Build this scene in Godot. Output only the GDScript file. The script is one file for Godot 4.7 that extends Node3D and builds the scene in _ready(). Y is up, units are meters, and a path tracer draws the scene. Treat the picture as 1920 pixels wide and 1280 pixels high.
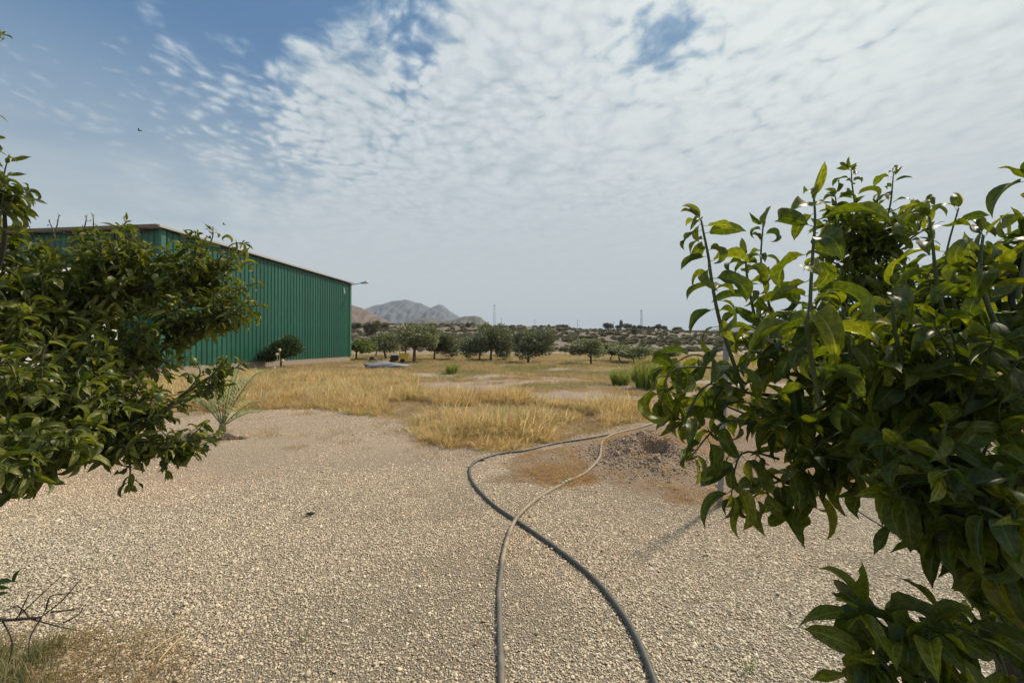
extends Node3D
# A gravel yard between two lemon trees: green metal shed, dry grass, hoses, orchard, hills under altocumulus.

const F := 763.0          # focal length in photograph pixels
const EYE := 1.55         # camera height
const HY := 645.0         # row of eye level

var used := {}
var rng := RandomNumberGenerator.new()
var n_soft := FastNoiseLite.new()
var n_fine := FastNoiseLite.new()
var n_big := FastNoiseLite.new()
var M := {}
var polys := {}

# ---------------------------------------------------------------- helpers
class MB:
	var v := PackedVector3Array()
	var c := PackedColorArray()
	var u := PackedVector2Array()
	var i := PackedInt32Array()
	func vert(p: Vector3, col := Color.WHITE, uv := Vector2.ZERO) -> int:
		v.append(p); c.append(col); u.append(uv)
		return v.size() - 1
	func tri(a: int, b: int, d: int) -> void:
		i.append(a); i.append(b); i.append(d)
	func quad(a: int, b: int, d: int, e: int) -> void:
		tri(a, b, d); tri(a, d, e)
	# flat four-cornered face that looks towards dir
	func face(a: Vector3, b: Vector3, d: Vector3, e: Vector3, dir: Vector3, col := Color.WHITE) -> void:
		var n := (d - a).cross(b - a)
		var k := v.size()
		v.append(a); v.append(b); v.append(d); v.append(e)
		for q in 4:
			c.append(col)
		u.append(Vector2(0, 0)); u.append(Vector2(1, 0)); u.append(Vector2(1, 1)); u.append(Vector2(0, 1))
		if n.dot(dir) >= 0.0:
			quad(k, k + 1, k + 2, k + 3)
		else:
			quad(k, k + 3, k + 2, k + 1)
	# box with bevelled edges
	func box(t: Transform3D, s: Vector3, bev := 0.0, col := Color.WHITE) -> void:
		var h := s * 0.5
		var b := minf(bev, minf(h.x, minf(h.y, h.z)) * 0.9)
		for ax in 3:
			for sg in [-1.0, 1.0]:
				var n := Vector3.ZERO; n[ax] = sg
				var p := (ax + 1) % 3
				var q := (ax + 2) % 3
				var cs := []
				for k in [[-1.0, -1.0], [1.0, -1.0], [1.0, 1.0], [-1.0, 1.0]]:
					var w := Vector3.ZERO
					w[ax] = sg * h[ax]; w[p] = k[0] * (h[p] - b); w[q] = k[1] * (h[q] - b)
					cs.append(t * w)
				face(cs[0], cs[1], cs[2], cs[3], t.basis * n, col)
		if b > 0.0:
			for ax in 3:
				var p := (ax + 1) % 3
				var q := (ax + 2) % 3
				for sp in [-1.0, 1.0]:
					for sq in [-1.0, 1.0]:
						var cs := []
						for k in [[0, -1.0], [0, 1.0], [1, 1.0], [1, -1.0]]:
							var w := Vector3.ZERO
							w[ax] = k[1] * (h[ax] - b)
							w[p] = sp * (h[p] - (b if k[0] == 1 else 0.0))
							w[q] = sq * (h[q] - (b if k[0] == 0 else 0.0))
							cs.append(t * w)
						var n := Vector3.ZERO; n[p] = sp; n[q] = sq
						face(cs[0], cs[1], cs[2], cs[3], t.basis * n, col)
	# tapered tube along points
	func tube(pts: Array, r0: float, r1: float, sides := 6, col := Color.WHITE, col2 = null) -> void:
		var n := pts.size()
		if n < 2:
			return
		var prev := -1
		var side := Vector3.ZERO
		for k in n:
			var tan: Vector3 = (pts[mini(k + 1, n - 1)] - pts[maxi(k - 1, 0)]).normalized()
			if k == 0:
				side = tan.cross(Vector3.UP if absf(tan.y) < 0.9 else Vector3.RIGHT).normalized()
			else:
				side = (side - tan * side.dot(tan)).normalized()
			var up := side.cross(tan)
			var f := float(k) / (n - 1)
			var r := lerpf(r0, r1, f)
			var cc: Color = col if col2 == null else col.lerp(col2, f)
			var at := v.size()
			for s in sides:
				var a := TAU * s / sides
				vert(pts[k] + (side * cos(a) + up * sin(a)) * r, cc, Vector2(float(s) / sides, f))
			if prev >= 0:
				for s in sides:
					var s2 := (s + 1) % sides
					quad(prev + s, at + s, at + s2, prev + s2)
			prev = at
		# end caps
		var e := vert(pts[n - 1], col if col2 == null else col2)
		for s in sides:
			tri(prev + s, e, prev + (s + 1) % sides)
		var b := vert(pts[0], col)
		var st := prev - (n - 1) * sides
		for s in sides:
			tri(st + (s + 1) % sides, b, st + s)
	# bumpy ball
	func blob(at: Vector3, s: Vector3, nz: FastNoiseLite, amp: float, rings := 6, segs := 9, col := Color.WHITE, low := -1.0) -> void:
		var k0 := v.size()
		for r in rings + 1:
			var th := PI * r / rings
			for q in segs:
				var ph := TAU * q / segs
				var d := Vector3(sin(th) * cos(ph), cos(th), sin(th) * sin(ph))
				var k := 1.0 + amp * nz.get_noise_3dv(d * 26.0 + at * 40.0 + s * 90.0)
				var p := d * s * k
				p.y = maxf(p.y, low * s.y)
				vert(at + p, col, Vector2(float(q) / segs, float(r) / rings))
		for r in rings:
			for q in segs:
				var q2 := (q + 1) % segs
				quad(k0 + r * segs + q, k0 + r * segs + q2, k0 + (r + 1) * segs + q2, k0 + (r + 1) * segs + q)
	func mesh() -> ArrayMesh:
		var n := PackedVector3Array()
		n.resize(v.size())
		for k in range(0, i.size(), 3):
			var a := i[k]
			var b := i[k + 1]
			var d := i[k + 2]
			var nn := (v[d] - v[a]).cross(v[b] - v[a])
			n[a] += nn; n[b] += nn; n[d] += nn
		for k in n.size():
			n[k] = n[k].normalized() if n[k].length_squared() > 1e-24 else Vector3.UP
		var arr := []
		arr.resize(Mesh.ARRAY_MAX)
		arr[Mesh.ARRAY_VERTEX] = v
		arr[Mesh.ARRAY_NORMAL] = n
		arr[Mesh.ARRAY_COLOR] = c
		arr[Mesh.ARRAY_TEX_UV] = u
		arr[Mesh.ARRAY_INDEX] = i
		var m := ArrayMesh.new()
		m.add_surface_from_arrays(Mesh.PRIMITIVE_TRIANGLES, arr)
		return m

func numbered(called: String) -> String:
	if not used.has(called):
		used[called] = 0
		return called
	used[called] += 1
	return "%s_%03d" % [called, used[called]]

func tag(o: Node, label: String, category: String, group := "") -> void:
	o.set_meta("label", label); o.set_meta("category", category)
	if group:
		o.set_meta("group", group)

func thing(called: String, label: String, category: String, at := Vector3.ZERO, turn := 0.0, group := "") -> Node3D:
	var o := Node3D.new()
	o.name = numbered(called)
	add_child(o)
	o.position = at
	o.rotation.y = turn
	tag(o, label, category, group)
	return o

func part(called: String, mesh: Mesh, m: Material, parent: Node, xf := Transform3D.IDENTITY) -> MeshInstance3D:
	var o := MeshInstance3D.new()
	o.name = called
	o.mesh = mesh
	o.material_override = m
	o.transform = xf
	parent.add_child(o, true)
	return o

func structure(called: String, mesh: Mesh, m: Material) -> MeshInstance3D:
	var o := part(numbered(called), mesh, m, self)
	o.set_meta("kind", "structure")
	return o

func P(px: float, py: float, d: float) -> Vector3:
	return Vector3((px - 960.0) / F * d, EYE + (HY - py) / F * d, -d)

func G(px: float, py: float) -> Vector3:
	var d := EYE * F / (py - HY)
	var x := (px - 960.0) / F * d
	return Vector3(x, gh(x, -d), -d)

func lin(r: float, g: float, b: float) -> Color:   # linear reflectance -> albedo_color
	return Color(r, g, b).linear_to_srgb()

func mat(col: Color, rough := 0.8, metal := 0.0, vcol := false) -> StandardMaterial3D:
	var m := StandardMaterial3D.new()
	m.albedo_color = col
	m.roughness = rough
	m.metallic = metal
	m.vertex_color_use_as_albedo = vcol
	return m

func noise_tex(freq: float, lo: Color, hi: Color, size := 512, kind := FastNoiseLite.TYPE_SIMPLEX_SMOOTH, octaves := 4, normal := false, sd := 1) -> NoiseTexture2D:
	var n := FastNoiseLite.new()
	n.noise_type = kind
	n.seed = sd
	n.frequency = freq
	n.fractal_octaves = octaves
	if kind == FastNoiseLite.TYPE_CELLULAR:
		n.cellular_return_type = FastNoiseLite.RETURN_CELL_VALUE
		n.fractal_type = FastNoiseLite.FRACTAL_NONE
	var t := NoiseTexture2D.new()
	t.width = size; t.height = size
	t.seamless = true
	t.noise = n
	if normal:
		t.as_normal_map = true
		t.bump_strength = 6.0
	else:
		var g := Gradient.new()
		g.set_color(0, lo); g.set_color(1, hi)
		t.color_ramp = g
	return t

func smooth(a: float, b: float, x: float) -> float:
	return smoothstep(a, b, x)

# ---------------------------------------------------------------- terrain
# heights of the ridge beyond the orchard, by bearing (rise of the skyline in photograph pixels above eye level)
func ridge(bear: float) -> float:
	var px := 960.0 + bear * F
	var k := [[-3000.0, 30.0], [400.0, 34.0], [660.0, 36.0], [760.0, 38.0], [860.0, 37.0], [960.0, 35.0], [1040.0, 32.5], [1090.0, 28.5], [1160.0, 28.0], [1300.0, 25.0], [1500.0, 20.0], [1900.0, 16.0], [5000.0, 14.0]]
	for q in k.size() - 1:
		if px < k[q + 1][0]:
			var f := clampf((px - k[q][0]) / (k[q + 1][0] - k[q][0]), 0.0, 1.0)
			return lerpf(k[q][1], k[q + 1][1], f)
	return 14.0

func gh(x: float, z: float) -> float:
	var d := -z
	var y := 0.0
	var r := sqrt(x * x + z * z)
	y += n_soft.get_noise_2d(x * 3.0, z * 3.0) * 0.05 * smooth(4.0, 14.0, r)
	y += n_fine.get_noise_2d(x * 8.0, z * 8.0) * 0.012 * smooth(3.0, 6.0, r)
	# spoil heap with a burrow in it
	var q := Vector2(x - 1.85, (z + 5.55) * 0.9)
	var ml := q.length()
	if ml < 1.6:
		var e := 0.33 * exp(-ml * ml / 0.34) * (1.0 + 0.35 * n_fine.get_noise_2d(x * 45.0, z * 45.0))
		e += 0.03 * n_fine.get_noise_2d(x * 90.0 + 40.0, z * 90.0) * smooth(1.6, 0.3, ml)
		var hq := Vector2((x - 1.82) / 0.17, (z + 5.28) / 0.16)
		e -= 0.33 * exp(-pow(hq.length(), 4.0) * 0.9)
		y += e
	if d > 60.0:
		var bear := x / d
		bear = clampf(bear, -4.0, 4.0)
		var R := 390.0
		var top := ridge(bear) / F * R * 1.0 + EYE - 1.0
		var t := clampf((d - 75.0) / (R - 75.0), 0.0, 1.0)
		var st := t * 7.0
		var terr := (floorf(st) + smooth(0.45, 1.0, st - floorf(st))) / 7.0
		var hgt := top * lerpf(t * t * (3.0 - 2.0 * t), terr, 0.35)
		hgt += n_big.get_noise_2d(x * 0.6, z * 0.6) * 1.6 * smooth(80.0, 180.0, d) * (1.0 - smooth(300.0, 390.0, d))
		hgt += n_soft.get_noise_2d(x * 0.35, z * 0.35) * 0.5 * smooth(70.0, 200.0, d)
		if d > R:
			hgt -= 26.0 * smooth(R, R + 500.0, d)
		y += hgt
	return y

func inside(called: String, x: float, z: float) -> bool:
	return Geometry2D.is_point_in_polygon(Vector2(x, z), polys[called])

func gpoly(pts: Array) -> PackedVector2Array:
	var o := PackedVector2Array()
	for p in pts:
		var d: float = EYE * F / (p[1] - HY)
		o.append(Vector2((p[0] - 960.0) / F * d, -d))
	return o

# how much of each ground matter lies at a spot: 0 gravel, 1 red soil, 2 pale soil, 3 straw floor, 4 far field
func ground_color(x: float, z: float) -> Color:
	var w := n_fine.get_noise_2d(x * 22.0, z * 22.0) * 0.16 + n_soft.get_noise_2d(x * 14.0, z * 14.0) * 0.3
	var d := -z
	var gravel := Color(0.40, 0.345, 0.25)
	var soil := Color(0.41, 0.30, 0.205)
	var pale := Color(0.64, 0.51, 0.39)
	var straw := Color(0.46, 0.35, 0.20)
	var far := Color(0.37, 0.28, 0.165)
	var c := gravel
	var n1 := n_soft.get_noise_2d(x * 7.0 + 90.0, z * 7.0)
	# the gravel gets thinner and more mixed with soil towards the grass
	c = c.lerp(Color(0.70, 0.55, 0.41), clampf(smooth(3.2, 6.5, d + n1 * 1.5), 0.0, 1.0) * 0.75)
	if inside("soil", x + w, z + w * 1.3):
		c = soil.lerp(Color(0.46, 0.335, 0.215), clampf(0.5 + n_fine.get_noise_2d(x * 40.0, z * 40.0), 0.0, 1.0) * 0.6)
	if inside("straw", x + w * 2.2, z + w * 2.6):
		c = straw.lerp(pale, clampf(0.1 - n1 * 2.5, 0.0, 1.0))
	elif d > 8.0 and not inside("gravel", x + w * 2.0, z + w * 2.0):
		var k := n_soft.get_noise_2d(x * 5.0 + 31.0, z * 9.0)
		c = far.lerp(pale, clampf(0.45 + k * 2.2, 0.0, 1.0))
	if inside("bare", x + w, z + w * 2.0):
		c = pale.lerp(Color(0.52, 0.39, 0.29), clampf(0.5 + n_fine.get_noise_2d(x * 14.0, z * 14.0) * 1.4, 0.0, 1.0))
	if d > 26.0:
		var k2 := n_soft.get_noise_2d(x * 1.6 + 11.0, z * 4.0)
		var fld := Color(0.36, 0.27, 0.15).lerp(Color(0.46, 0.37, 0.25), clampf(0.5 + k2 * 1.8, 0.0, 1.0))
		c = c.lerp(fld, smooth(26.0, 34.0, d))
	if d > 75.0:
		var k3 := n_soft.get_noise_2d(x * 0.9, z * 0.9) + 0.6 * n_fine.get_noise_2d(x * 0.8, z * 0.8)
		var hill := Color(0.17, 0.14, 0.105).lerp(Color(0.30, 0.235, 0.175), clampf(0.42 + k3 * 1.2, 0.0, 1.0))
		c = c.lerp(hill, smooth(75.0, 110.0, d + k3 * 20.0))
	return c

func axis_lines(lo: float, hi: float, fine_lo: float, fine_hi: float, step: float, grow: float) -> PackedFloat32Array:
	var a := PackedFloat32Array()
	var left := []
	var x := fine_lo
	var s := step
	while x > lo:
		s *= grow
		x -= s
		left.append(x)
	left.reverse()
	for q in left:
		a.append(q)
	x = fine_lo
	while x < fine_hi:
		a.append(x)
		x += step
	s = step
	while x < hi:
		a.append(x)
		s *= grow
		x += s
	a.append(x)
	return a

func build_ground() -> void:
	var xs := axis_lines(-6000.0, 6000.0, -5.5, 5.0, 0.07, 1.055)
	var ds := axis_lines(-60.0, 7000.0, 1.2, 8.0, 0.06, 1.045)
	var b := MB.new()
	var nx := xs.size()
	for j in ds.size():
		for i in nx:
			var z := -ds[j]
			b.v.append(Vector3(xs[i], gh(xs[i], z), z))
			b.c.append(ground_color(xs[i], z))
			b.u.append(Vector2(xs[i], z))
	for j in ds.size() - 1:
		for i in nx - 1:
			var a := j * nx + i
			b.quad(a, a + nx, a + nx + 1, a + 1)
	structure("ground", b.mesh(), M.ground)

func build_pebbles() -> void:
	var b := MB.new()
	var base := IcoLike.make()
	for k in base[0].size():
		var p: Vector3 = base[0][k]
		p *= 1.0 + 0.28 * n_fine.get_noise_3dv(p * 90.0)
		p.y *= 0.62
		b.vert(p)
	for t in base[1]:
		b.tri(t[0], t[1], t[2])
	var r := RandomNumberGenerator.new()
	r.seed = 77
	var buf := PackedFloat32Array()
	var cols := [Color(0.58, 0.51, 0.37), Color(0.50, 0.43, 0.31), Color(0.44, 0.38, 0.27), Color(0.54, 0.45, 0.32), Color(0.66, 0.59, 0.45), Color(0.34, 0.29, 0.21), Color(0.52, 0.47, 0.35), Color(0.42, 0.33, 0.24), Color(0.47, 0.43, 0.34)]
	var count := 0
	var d := 1.55
	while d < 9.8:
		var dens := lerpf(10500.0, 1300.0, smooth(2.6, 6.5, d))
		var step := 0.02
		var half_l := d * lerpf(1.34, 0.95, smooth(5.0, 8.0, d)) + 0.9
		var half_r := d * lerpf(1.34, 0.75, smooth(5.0, 8.0, d)) + 0.7
		var num := int((half_l + half_r) * step * dens)
		for q in num:
			var x := r.randf_range(-half_l, half_r)
			var dd := d + r.randf() * step
			var z := -dd
			var thin := 0.0
			if inside("soil", x, z):
				thin = 0.86
			elif d > 5.0 and (inside("straw", x, z) or (d > 6.0 and not inside("gravel", x, z))):
				thin = 0.9
			if thin == 0.0 and d > 3.0:
				thin = clampf(n_soft.get_noise_2d(x * 9.0, z * 9.0) * 1.6 + 0.1, 0.0, 0.75) * smooth(3.0, 5.0, d)
			if thin == 0.0 and d < 5.0:
				thin = 0.5 * smooth(0.10, 0.32, n_soft.get_noise_2d(x * 11.0 + 200.0, z * 11.0))
			if r.randf() < thin:
				continue
			var s := (0.0030 + 0.0042 * pow(r.randf(), 1.6)) * 1.05 * lerpf(1.0, 1.5, smooth(3.5, 8.0, d))
			if r.randf() < 0.03:
				s *= r.randf_range(1.3, 2.3)
			var bs := Basis.from_euler(Vector3(r.randf_range(-0.6, 0.6), r.randf() * TAU, r.randf_range(-0.6, 0.6))).scaled_local(Vector3(s * r.randf_range(0.8, 1.35), s * r.randf_range(0.75, 1.1), s))
			var y := gh(x, z) + s * r.randf_range(-0.1, 0.55)
			var c: Color = cols[r.randi() % cols.size()]
			c = c * r.randf_range(0.96, 1.2) * (1.0 + 0.22 * n_soft.get_noise_2d(x * 5.0 + 120.0, z * 5.0))
			c = c.lerp(Color(c.r * 1.06, c.g * 0.95, c.b * 0.88), clampf(0.15 + 1.5 * n_soft.get_noise_2d(x * 4.0, z * 4.0 + 77.0), 0.0, 1.0))
			c = c.lerp(Color(c.r * 1.08, c.g * 0.99, c.b * 0.95), smooth(3.5, 6.5, d))
			buf.append_array(PackedFloat32Array([bs.x.x, bs.y.x, bs.z.x, x, bs.x.y, bs.y.y, bs.z.y, y, bs.x.z, bs.y.z, bs.z.z, z, c.r, c.g, c.b, 1.0]))
			count += 1
		d += step
	multi("gravel", b.mesh(), M.pebble, buf, count)
	print("pebbles ", count)

func multi(called: String, mesh: Mesh, m: Material, buf: PackedFloat32Array, count: int) -> MultiMeshInstance3D:
	var mm := MultiMesh.new()
	mm.transform_format = MultiMesh.TRANSFORM_3D
	mm.use_colors = true
	mm.mesh = mesh
	mm.instance_count = count
	mm.buffer = buf
	var o := MultiMeshInstance3D.new()
	o.name = numbered(called)
	o.multimesh = mm
	o.material_override = m
	o.set_meta("kind", "stuff")
	add_child(o)
	return o

func put(buf: PackedFloat32Array, t: Transform3D, c: Color) -> void:
	var b := t.basis
	var o := t.origin
	buf.append_array(PackedFloat32Array([b.x.x, b.y.x, b.z.x, o.x, b.x.y, b.y.y, b.z.y, o.y, b.x.z, b.y.z, b.z.z, o.z, c.r, c.g, c.b, 1.0]))

class IcoLike:
	static func make() -> Array:
		var t := (1.0 + sqrt(5.0)) / 2.0
		var v := [Vector3(-1, t, 0), Vector3(1, t, 0), Vector3(-1, -t, 0), Vector3(1, -t, 0), Vector3(0, -1, t), Vector3(0, 1, t), Vector3(0, -1, -t), Vector3(0, 1, -t), Vector3(t, 0, -1), Vector3(t, 0, 1), Vector3(-t, 0, -1), Vector3(-t, 0, 1)]
		for k in 12:
			v[k] = v[k].normalized()
		var f := [[0, 11, 5], [0, 5, 1], [0, 1, 7], [0, 7, 10], [0, 10, 11], [1, 5, 9], [5, 11, 4], [11, 10, 2], [10, 7, 6], [7, 1, 8], [3, 9, 4], [3, 4, 2], [3, 2, 6], [3, 6, 8], [3, 8, 9], [4, 9, 5], [2, 4, 11], [6, 2, 10], [8, 6, 7], [9, 8, 1]]
		var o := []
		for q in f:
			var a: Vector3 = v[q[0]]
			var n: Vector3 = (v[q[2]] - a).cross(v[q[1]] - a)
			o.append(q if n.dot(a) > 0.0 else [q[0], q[2], q[1]])
		return [v, o]

# ---------------------------------------------------------------- grass
func grass_clump(sd: int, blades: int, spread: float, h: float, lean: float, w: float, cols: Array) -> ArrayMesh:
	var r := RandomNumberGenerator.new()
	r.seed = sd
	var b := MB.new()
	for q in blades:
		var a := r.randf() * TAU
		var rad := spread * sqrt(r.randf())
		var p := Vector3(cos(a) * rad, 0, sin(a) * rad)
		var dir := Vector3(cos(a) + r.randf_range(-0.7, 0.7), 0, sin(a) + r.randf_range(-0.7, 0.7)).normalized()
		var hh := h * r.randf_range(0.45, 1.1)
		var ln := lean * r.randf_range(0.2, 1.3) * hh
		if r.randf() < 0.05:
			hh *= 1.5
			ln *= 0.5
		var sd2 := Vector3(-dir.z, 0, dir.x).rotated(Vector3.UP, r.randf_range(-1.2, 1.2)) * w * r.randf_range(0.6, 1.3)
		var c: Color = cols[r.randi() % cols.size()]
		var m := p + Vector3.UP * hh * 0.6 + dir * ln * 0.35
		var e := p + Vector3.UP * hh * (1.0 - 0.25 * ln / hh) + dir * ln
		var i0 := b.vert(p - sd2, c)
		b.vert(p + sd2, c)
		b.vert(m - sd2 * 0.8, c)
		b.vert(m + sd2 * 0.8, c)
		b.vert(e, c)
		b.quad(i0, i0 + 1, i0 + 3, i0 + 2)
		b.tri(i0 + 2, i0 + 3, i0 + 4)
	return b.mesh()

func build_grass() -> void:
	var r := RandomNumberGenerator.new()
	r.seed = 5
	var straw := [Color(0.80, 0.63, 0.33), Color(0.68, 0.51, 0.24), Color(0.86, 0.73, 0.46), Color(0.52, 0.38, 0.18), Color(0.82, 0.66, 0.36), Color(0.40, 0.30, 0.16)]
	var tall := grass_clump(1, 46, 0.10, 0.34, 1.0, 0.0036, straw)
	var low := grass_clump(2, 60, 0.14, 0.13, 1.1, 0.002, [Color(0.60, 0.46, 0.24), Color(0.50, 0.37, 0.19), Color(0.42, 0.35, 0.19), Color(0.70, 0.56, 0.33)])
	var buf := PackedFloat32Array()
	var n := 0
	# tall straw in the near field
	for q in 34000:
		var d := r.randf_range(5.3, 22.0)
		d = 5.3 + (d - 5.3) * sqrt(r.randf())
		var x := r.randf_range(-1.0, 0.42) * d * 0.85
		var z := -d
		if not inside("straw", x + 0.5 * n_fine.get_noise_2d(x * 16.0, z * 16.0) + r.randfn() * 0.12, z + 0.5 * n_fine.get_noise_2d(x * 16.0 + 60.0, z * 16.0) + r.randfn() * 0.15):
			continue
		var k := n_soft.get_noise_2d(x * 8.0 + 50.0, z * 8.0) + 0.5 * n_fine.get_noise_2d(x * 9.0, z * 9.0)
		if r.randf() > smooth(-0.26, 0.14, k):
			continue
		var s := r.randf_range(0.35, 1.05) * (0.95 + 0.5 * clampf(k, -0.3, 0.5)) * (1.35 if r.randf() < 0.06 else 1.0)
		if not inside("straw", x + 0.25 * n_fine.get_noise_2d(x * 30.0, z * 30.0), z + 0.45):
			s *= r.randf_range(0.35, 0.8)
		var t := Transform3D(Basis.from_euler(Vector3(r.randf_range(-0.2, 0.2), r.randf() * TAU, r.randf_range(-0.2, 0.2))).scaled_local(Vector3(s * 1.3, s, s * 1.3)), Vector3(x, gh(x, z) - 0.01, z))
		var g := r.randf_range(0.75, 1.08)
		var tint := Color(g, g * r.randf_range(0.94, 1.03), g * r.randf_range(0.8, 1.1))
		if r.randf() < 0.08:
			tint = Color(0.6 * g, 0.78 * g, 0.6 * g)
		put(buf, t, tint)
		n += 1
	multi("dry_grass", tall, M.grass, buf, n)
	print("tall grass ", n)
	# low stubble and sparse tufts on soil and in the far field
	buf = PackedFloat32Array()
	n = 0
	for q in 60000:
		var d := 4.0 + 56.0 * pow(r.randf(), 1.7)
		var x := r.randf_range(-1.25, 1.25) * d
		var z := -d
		var keep := 0.0
		if inside("straw", x, z):
			keep = 0.35
		elif inside("soil", x, z):
			keep = 0.10 + 0.9 * smooth(0.05, 0.3, n_soft.get_noise_2d(x * 16.0 + 5.0, z * 16.0))
			keep *= 0.5
		elif inside("bare", x, z):
			keep = 0.03 if n_soft.get_noise_2d(x * 6.0, z * 12.0) < 0.12 else 0.55
		elif inside("gravel", x, z) or d < 6.5:
			keep = 0.10 * smooth(5.0, 8.0, d) if absf(x) < 6.0 and n_fine.get_noise_2d(x * 20.0, z * 20.0) > 0.05 else 0.0
		else:
			keep = 0.75 * smooth(-0.25, 0.15, n_soft.get_noise_2d(x * 4.0 + 7.0, z * 9.0))
		if r.randf() > keep or in_shed(x, z, 0.3):
			continue
		var s := r.randf_range(0.6, 1.5) * lerpf(0.7, 1.9, smooth(5.0, 30.0, d))
		if inside("soil", x, z):
			s *= 0.6
		var t := Transform3D(Basis(Vector3.UP, r.randf() * TAU).scaled_local(Vector3(s * 1.4, s, s * 1.4)), Vector3(x, gh(x, z) - 0.008, z))
		var g := r.randf_range(0.7, 1.05)
		var tint := Color(g, g * 0.98, g)
		if d > 14.0 and n_soft.get_noise_2d(x * 3.0 + 70.0, z * 6.0) > 0.12:
			tint = Color(0.72 * g, 0.86 * g, 0.72 * g)
		if inside("soil", x, z):
			tint = Color(1.08 * g, 0.9 * g, 0.72 * g)
		put(buf, t, tint)
		n += 1
	multi("grass_stubble", low, M.grass, buf, n)
	print("stubble ", n)

# ---------------------------------------------------------------- shed
var shed_n := Vector2.ZERO
var shed_u := Vector2.ZERO
var shed_w := Vector2.ZERO
const SHED_L := 17.1
const SHED_W := 15.0
const SHED_H := 6.9

func in_shed(x: float, z: float, m: float) -> bool:
	var q := Vector2(x, z) - shed_n
	var a := q.dot(shed_u)
	var b := q.dot(shed_w)
	return a > -m and a < SHED_L + m and b > -m and b < SHED_W + m

func panel_mesh(wide: float, high: float, ribs: int) -> ArrayMesh:
	# profiled sheet in the x-y plane, looking to +z: broad pans with narrow raised ribs
	var b := MB.new()
	var p := wide / ribs
	var pts := []
	for k in ribs:
		var x := k * p
		pts.append_array([[x, 0.0], [x + p * 0.60, 0.0], [x + p * 0.70, 0.045], [x + p * 0.90, 0.045], [x + p, 0.0]])
	for k in pts.size() - 1:
		var a: Array = pts[k]
		var c: Array = pts[k + 1]
		if is_equal_approx(a[0], c[0]):
			continue
		var d := Vector3(-(c[1] - a[1]), 0, c[0] - a[0])
		b.face(Vector3(a[0], 0, a[1]), Vector3(c[0], 0, c[1]), Vector3(c[0], high, c[1]), Vector3(a[0], high, a[1]), d)
		b.face(Vector3(a[0], 0, a[1] - 0.004), Vector3(c[0], 0, c[1] - 0.004), Vector3(c[0], high, c[1] - 0.004), Vector3(a[0], high, a[1] - 0.004), -d)
	return b.mesh()

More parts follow.
